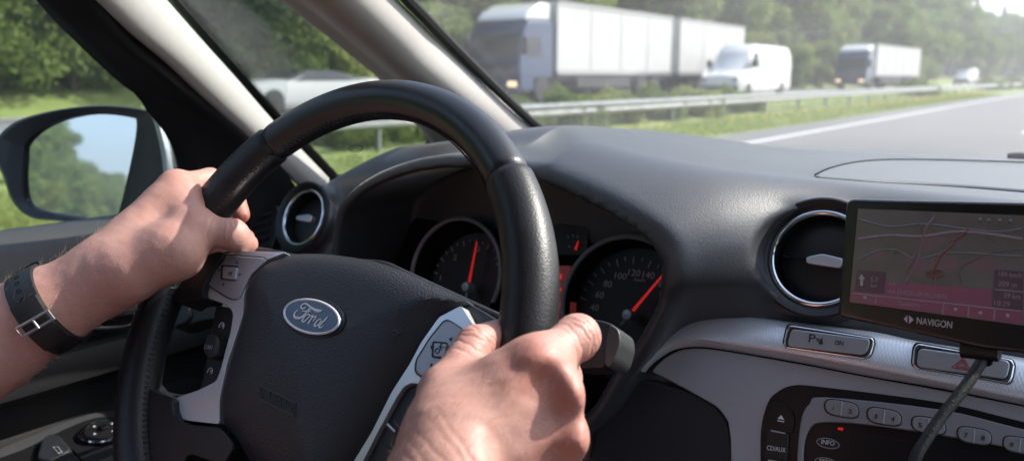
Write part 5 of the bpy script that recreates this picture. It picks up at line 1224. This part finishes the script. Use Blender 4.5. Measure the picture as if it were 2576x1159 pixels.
# ---------------- torso, neck, head (beside the lens, mostly out of the frame)
tb = Body()
tb.cap(EL, SHR, .042, .052, .03); tb.cap(ELL, SHL, .042, .052, .03); tb.cap(ELL, GL, .044, .040, .02); tb.cap(EL, EL+(W_-EL)*.3, .042, .038, .02)
CH = np.array((-.435, -.40, -.35)); HP = np.array((-.435, -.28, -.78))
tb.cap(SHR, SHL, .06, .06, .05); tb.cap(CH+[.09, 0, 0], HP+[.07, 0, 0], .11, .105, .06); tb.cap(CH-[.09, 0, 0], HP-[.07, 0, 0], .11, .105, .06)
tb.cap(CH+[0, 0, .1], (-.435, -.36, -.12), .06, .055, .05)
tb.cap((-.435, -.36, -.02), (-.435, -.325, .04), .074, .082, .03); tb.cap((-.435, -.295, -.06), (-.435, -.30, -.03), .045, .05, .03)
tb.cap((-.435, -.245, -.01), (-.435, -.230, -.022), .008, .012, .01)
for s in (-1, 1):
    tb.cap((-.435+s*.080, -.335, -.01), (-.435+s*.086, -.34, .025), .010, .012, .006)
    tb.sub((-.435+s*.032, -.238, .008), (-.435+s*.034, -.238, .008), .009, .009, .008)
    tb.cap(HP+[s*.09, 0, 0], (-.435+s*.13, .28, -.66), .10, .07, .05)
def surf(b, lo, hi, h):
    ax = [np.arange(lo[i], hi[i]+h, h) for i in range(3)]; X, Y, Z = np.meshgrid(*ax, indexing='ij')
    return surfnet(b.eval(np.stack([X, Y, Z], -1).astype(np.float32)).astype(np.float64), lo, h)
def bbox(b, pad=.05):
    P = np.array([q for o in b.ops for q in (np.array(o[1], float), np.array(o[2], float))]); return P.min(0)-pad, P.max(0)+pad
def clipbox(b, cut, far, pad):
    P = np.array([q for o in b.ops for q in (np.array(o[1], float), np.array(o[2], float))])
    return P
lo, hi = bbox(rh, .03); lo[1] = max(lo[1], .10); Pr, Qr = surf(rh, lo, hi, .0016)
lo, hi = bbox(lh, .03); lo[1] = max(lo[1], .14); lo[0] = max(lo[0], -.76); Pl, Ql = surf(lh, lo, hi, .0019)
def subdiv(P, Q):
    E = np.sort(np.stack([Q, np.roll(Q, -1, 1)], -1).reshape(-1, 2), 1); U, inv = np.unique(E, axis=0, return_inverse=True); inv = inv.reshape(len(Q), 4)
    nE = len(P)+inv; nF = len(P)+len(U)+np.arange(len(Q)); P2 = np.concatenate([P, P[U].mean(1), P[Q].mean(1)])
    Q2 = np.concatenate([np.stack([Q[:, k], nE[:, k], nF, nE[:, k-1]], 1) for k in range(4)]); return P2, Q2
def smooth(P, Q, it, f=.5):
    E = np.stack([Q, np.roll(Q, -1, 1)], -1).reshape(-1, 2); E = np.concatenate([E, E[:, ::-1]]); n = np.bincount(E[:, 0], minlength=len(P))[:, None]
    for _ in range(it):
        A = np.stack([np.bincount(E[:, 0], weights=P[E[:, 1], k], minlength=len(P)) for k in range(3)], 1)/np.maximum(n, 1); P = P+(A-P)*f
    return P
def creases(P, a, b, ts, r, depth, wd=.0009, side=None):
    d = (b-a)/np.linalg.norm(b-a); q = P-a; s = q@d; R = q-s[:, None]*d; rl = np.linalg.norm(R, axis=1)+1e-9; L = np.linalg.norm(b-a)
    dn = -CAMD if side is None else side; e1 = dn-d*(dn@d); e1 /= np.linalg.norm(e1); ang = np.arccos(np.clip((R@e1)/rl, -1, 1)); m = (rl < r)*np.exp(-(ang/1.35)**4)
    th = np.arctan2(R@np.cross(d, e1), R@e1)
    for k, t in enumerate(ts):
        off = s-t*L+.0010*np.sin(th*2.3+k*1.7)+.0004*np.sin(th*9+k); P = P-(R/rl[:, None])*(depth*m*np.exp(-(off/wd)**2)*(1 if k % 2 else .7))[:, None]
    return P
Pr = smooth(Pr, Qr, 3); Pl = smooth(Pl, Ql, 3); Pr, Qr = subdiv(Pr, Qr); Pr = smooth(Pr, Qr, 1); Pl, Ql = subdiv(Pl, Ql); Pl = smooth(Pl, Ql, 1)
def relief(P, Q, amp, kx, seed):
    e = P[Q]; N = np.cross(e[:, 2]-e[:, 0], e[:, 3]-e[:, 1]); VN = np.stack([np.bincount(Q.ravel(), weights=np.repeat(N[:, k], 4), minlength=len(P)) for k in range(3)], 1); VN /= np.linalg.norm(VN, axis=1)[:, None]+1e-12
    rs = np.random.RandomState(seed); f = np.zeros(len(P))
    for _ in range(14):
        w_ = rs.normal(size=3)*kx*(.5+rs.rand()); f += np.sin(P@w_+rs.rand()*6.3)
    return P+VN*(f*amp/4)[:, None]
Pr = relief(Pr, Qr, .00011, 330, 1); Pl = relief(Pl, Ql, .00009, 330, 2)
Pr = creases(Pr, M2, P2, (.55, .70, .84, .90, .97, 1.04, 1.11), .016, .00042)
Pr = creases(Pr, T1, T2, (.55, .74, .90, .97, 1.03, 1.09), .016, .00045)
Pr = creases(Pr, M3, P3, (.35, .6, .85), .016, .0003)
Pl = creases(Pl, t1, t2, (.2, .45, .8, .9, 1.0), .016, .00045); Pl = creases(Pl, m2, p2, (.0, .2, .4), .015, .0004)
# shallow slanting folds across the back of the wrist
Pr = creases(Pr, C3-CAMD*.004, M3-CAMD*.004, (-.35, -.24, -.14, -.05, .05, .14), .034, .00028, .0013)
lo, hi = bbox(tb, .13); Pt, Qt = surf(tb, lo, hi, .011)
per = empty('person', (-.435, -.2, -1.1), 'driver in a pinkish red T-shirt gripping the steering wheel with both hands, bare forearms', 'person')
def skin():
    m = mat('skin', (.52, .29, .215), .46, spec=.4, sss=.12); n = m.node_tree.nodes; L = m.node_tree.links; b = n['Principled BSDF']
    at = n.new('ShaderNodeAttribute'); at.attribute_name = 'red'; tc = n.new('ShaderNodeTexCoord')
    n1 = n.new('ShaderNodeTexNoise'); n1.inputs['Scale'].default_value = 70; n1.inputs['Detail'].default_value = 5; L.new(tc.outputs['Object'], n1.inputs['Vector'])
    ad = n.new('ShaderNodeMath'); ad.operation = 'MULTIPLY_ADD'; ad.inputs[1].default_value = .55; L.new(n1.outputs['Fac'], ad.inputs[0]); ad.inputs[2].default_value = -.16
    su = n.new('ShaderNodeMath'); su.operation = 'ADD'; su.use_clamp = True; L.new(ad.outputs[0], su.inputs[0]); L.new(at.outputs['Fac'], su.inputs[1])
    mx = n.new('ShaderNodeMix'); mx.data_type = 'RGBA'; mx.inputs[6].default_value = (.53, .30, .25, 1); mx.inputs[7].default_value = (.46, .165, .125, 1); L.new(su.outputs[0], mx.inputs[0]); L.new(mx.outputs[2], b.inputs['Base Color'])
    # skin relief: fine lattice creases and soft folds
    vo = n.new('ShaderNodeTexVoronoi'); vo.inputs['Scale'].default_value = 1000; vo.feature = 'DISTANCE_TO_EDGE'; L.new(tc.outputs['Object'], vo.inputs['Vector'])
    n2 = n.new('ShaderNodeTexNoise'); n2.inputs['Scale'].default_value = 420; n2.inputs['Detail'].default_value = 4
    mp = n.new('ShaderNodeMapping'); mp.inputs['Rotation'].default_value = (.3, .5, .9); mp.inputs['Scale'].default_value = (1, .22, .6); L.new(tc.outputs['Object'], mp.inputs[0]); L.new(mp.outputs[0], n2.inputs['Vector'])
    ma = n.new('ShaderNodeMath'); ma.operation = 'MULTIPLY_ADD'; ma.inputs[1].default_value = 1.6; L.new(n2.outputs['Fac'], ma.inputs[0]); L.new(vo.outputs['Distance'], ma.inputs[2])
    bp = n.new('ShaderNodeBump'); bp.inputs['Strength'].default_value = .38; bp.inputs['Distance'].default_value = .0006; L.new(ma.outputs[0], bp.inputs['Height']); L.new(bp.outputs[0], b.inputs['Normal'])
    return m
M['skin'] = skin()
nv_ = [len(Pr), len(Pl), len(Pt)]
Pall = np.concatenate([Pr, Pl, Pt]); Qall = np.concatenate([Qr, Ql+nv_[0], Qt+nv_[0]+nv_[1]])
pb_ = np_mesh('body', Pall, Qall, M['skin'], per)
red = np.zeros(len(Pall))
for c, r_, k in ((M2-CAMD*.012, .016, .75), (M3-CAMD*.012, .016, .6), (M4-CAMD*.012, .016, .65), (M5, .018, .5), (P2, .016, .35), (T2, .016, .3), (E2, .02, .5), (e2, .024, .9), (J(618, 598, .70), .024, .9), (t3, .012, .5), (t1, .014, .3), (m2, .018, .35)):
    red = np.maximum(red, k*np.exp(-(np.linalg.norm(Pall-c, axis=1)/r_)**2))
at_ = pb_.data.attributes.new('red', 'FLOAT', 'POINT'); at_.data.foreach_set('value', red.astype(np.float32))
# T-shirt: offset torso with short sleeves
ts = Body()
ts.cap(SHR+(EL-SHR)*.55, SHR, .066, .068, .03); ts.cap(SHL+(ELL-SHL)*.55, SHL, .066, .068, .03)
ts.cap(SHR, SHL, .070, .070, .05); ts.cap(CH+[.09, 0, 0], HP+[.07, 0, -.02], .125, .122, .06); ts.cap(CH-[.09, 0, 0], HP-[.07, 0, -.02], .125, .122, .06); ts.cap(CH+[0, 0, .1], CH+[0, 0, .13], .07, .07, .04)
ts.sub(CH+[0, .03, .12], CH+[0, .05, .30], .075, .075, .01)
lo, hi = bbox(ts, .14); Ps, Qs = surf(ts, lo, hi, .012)
M['tshirt'] = mat('pink_red_cotton', (.24, .10, .12), .9, bump=('noise', 30, .4, .01))
np_mesh('t_shirt', Ps, Qs, M['tshirt'], per)
hr = Body(); hr.cap((-.435, -.375, .02), (-.435, -.345, .065), .080, .085, .03); lo, hi = bbox(hr, .1); Ph, Qh = surf(hr, lo, hi, .012); np_mesh('hair', Ph, Qh, mat('brown_hair', (.06, .035, .02), .6, bump=('noise', 200, .8, .003)), per)
# fine fair hairs on the forearms and backs of the hands
rnd = np.random.RandomState(11); hv = []; hf = []
def hairs(P, Q, sel, n, along, ln):
    tri_ = P[Q[:, [0, 1, 2]]]; c = tri_.mean(1); N = np.cross(tri_[:, 1]-tri_[:, 0], tri_[:, 2]-tri_[:, 0]); N /= np.linalg.norm(N, axis=1)[:, None]+1e-12
    ok = np.where(sel(c))[0]; pick = rnd.choice(ok, n)
    al = np.array(along)/np.linalg.norm(along)
    for i in pick:
        L = ln*(.5+rnd.rand()); d = N[i]*(.35+.3*rnd.rand())+al*.7+rnd.normal(size=3)*.35; d /= np.linalg.norm(d)
        bend = rnd.normal(size=3)*.35+al*.3-N[i]*.35; s = np.cross(d, CAMD); s /= np.linalg.norm(s)+1e-9; w = .00008
        a = c[i]; pts = [a, a+d*L*.5, a+d*L+bend*L*.35]; k = len(hv)
        for q, ww in zip(pts, (1, .8, .15)): hv.append(q-s*w*ww); hv.append(q+s*w*ww)
        hf.extend([(k, k+1, k+3, k+2), (k+2, k+3, k+5, k+4)])
axl = WL-FL; axr = M3-W_
hairs(Pl, Ql, lambda c: (np.linalg.norm(c-WL, axis=1) > .0) & ((c-WL)@(axl/np.linalg.norm(axl)) < .015) & ((c-WL)@(axl/np.linalg.norm(axl)) > -.16), 800, axl+np.array((0, 0, .02)), .0065)
hairs(Pr, Qr, lambda c: (np.linalg.norm(c-W_, axis=1) < .075) & ((c-J(1200, 1100, .38))@CAMD < .01), 380, axr, .0065)
M['arm_hair'] = mat('fair_hair', (.75, .55, .36), .45)
ah = mesh('arm_hair', hv, hf, M['arm_hair'], per, smooth=False); ah['kind'] = 'stuff'

# ---------------- wristwatch on the left wrist
wt = empty('wristwatch', tuple(J(115, 780, .604)), 'black rubber wristwatch with steel buckle on the left wrist', 'wristwatch')
wa = J(122, 777, .604); wdir = V(WL-FL).normalized(); wc = V(wa)
e_a = V(-CAMD); e_a = (e_a-wdir*e_a.dot(wdir)).normalized(); e_b = wdir.cross(e_a)
R0 = .0322; hwid = .0105
def ring(name, r_in, r_out, hw, a0, a1, m_, n=60, par=None, sh=.0):
    rows = []
    for k in range(n+1):
        a = rad(a0+(a1-a0)*k/n); d = e_a*math.cos(a)+e_b*math.sin(a)
        pr_ = [(-hw, r_in), (-hw*.96, r_out-.0004), (-hw*.8, r_out), (0, r_out+.0004), (hw*.8, r_out), (hw*.96, r_out-.0004), (hw, r_in), (-hw, r_in)]
        rows.append([wc+wdir*(t+sh)+d*r for t, r in pr_])
    return grid(name, rows, m_, par or wt)
M['rubber'] = mat('black_watch_rubber', (.009, .010, .012), .5, bump=('noise', 900, .2, .0003))
strap = ring('strap', R0-.001, R0+.0022, hwid, -150, 210, M['rubber'])
ring('strap_end', R0+.0018, R0+.0048, hwid*.95, -10, 55, M['rubber'], n=24)
for k in range(6):
    a = rad(-52+k*13); d = e_a*math.cos(a)+e_b*math.sin(a); t_ = e_b*math.cos(a)-e_a*math.sin(a)
    MB().lathe(wc+d*(R0+.0021), d, [(.0017, -.0008), (.0017, .0006), (.0012, .0006), (.001, -.0002)], 12).build('strap_hole', M['void'], strap)
def buckle(sgn):
    a = rad(sgn); d = e_a*math.cos(a)+e_b*math.sin(a); t_ = e_b*math.cos(a)-e_a*math.sin(a); c = wc+d*(R0+.0058)
    b = MB()
    b.tube([c+wdir*(hwid+.0018)-t_*.0035, c+wdir*(hwid+.0018)+t_*.0035, c-wdir*(hwid+.0018)+t_*.0035, c-wdir*(hwid+.0018)-t_*.0035], .0011, 8, closed=True, flat=(d, .8))
    o = b.build('buckle', M['steel'], wt)
    MB().tube([c-t_*.0035, c+t_*.004+d*.0008], .0009, 8).build('pin', M['steel'], o)
buckle(18)
a = rad(-168); d = e_a*math.cos(a)+e_b*math.sin(a)
MB().lathe(wc+d*(R0+.0005), d, [(.019, -.001), (.0205, .002), (.0205, .0075), (.018, .010), (.001, .010)], 40).build('case', M['chrome'], wt)
a = rad(-110); 
ring('lug', R0+.001, R0+.0065, hwid*.9, -128, -100, M['rubber'], n=10)

# ---------------- front seat behind the driver
M['seat'] = mat('charcoal_seat_fabric', (.03, .03, .034), .9, bump=('noise', 300, .5, .002))
se = MB().box((-.69, -.36, -.98), (-.18, .14, -.84)).build('seat', M['seat'], body, bevel=.05, seg=4)
MB().box((-.68, -.68, -.86), (-.19, -.54, -.16)).build('backrest', M['seat'], se, bevel=.05, seg=4)
MB().box((-.57, -.62, -.10), (-.30, -.52, .08)).build('headrest', M['seat'], se, bevel=.04, seg=4)

# ================================================================== HAZE
hm = bpy.data.materials.new('haze_air'); hm.use_nodes = True; n_h = hm.node_tree.nodes; n_h.remove(n_h['Principled BSDF'])
pv = n_h.new('ShaderNodeVolumePrincipled'); pv.inputs['Color'].default_value = (.93, .96, 1, 1); pv.inputs['Density'].default_value = .0017; pv.inputs['Anisotropy'].default_value = .35
hm.node_tree.links.new(pv.outputs[0], n_h['Material Output'].inputs['Volume'])
hz_o = MB().box((-1400, -900, -4.5), (1400, 1900, 95)).build('haze', hm, smooth=False); hz_o['kind'] = 'stuff'
S.cycles.volume_bounces = 0
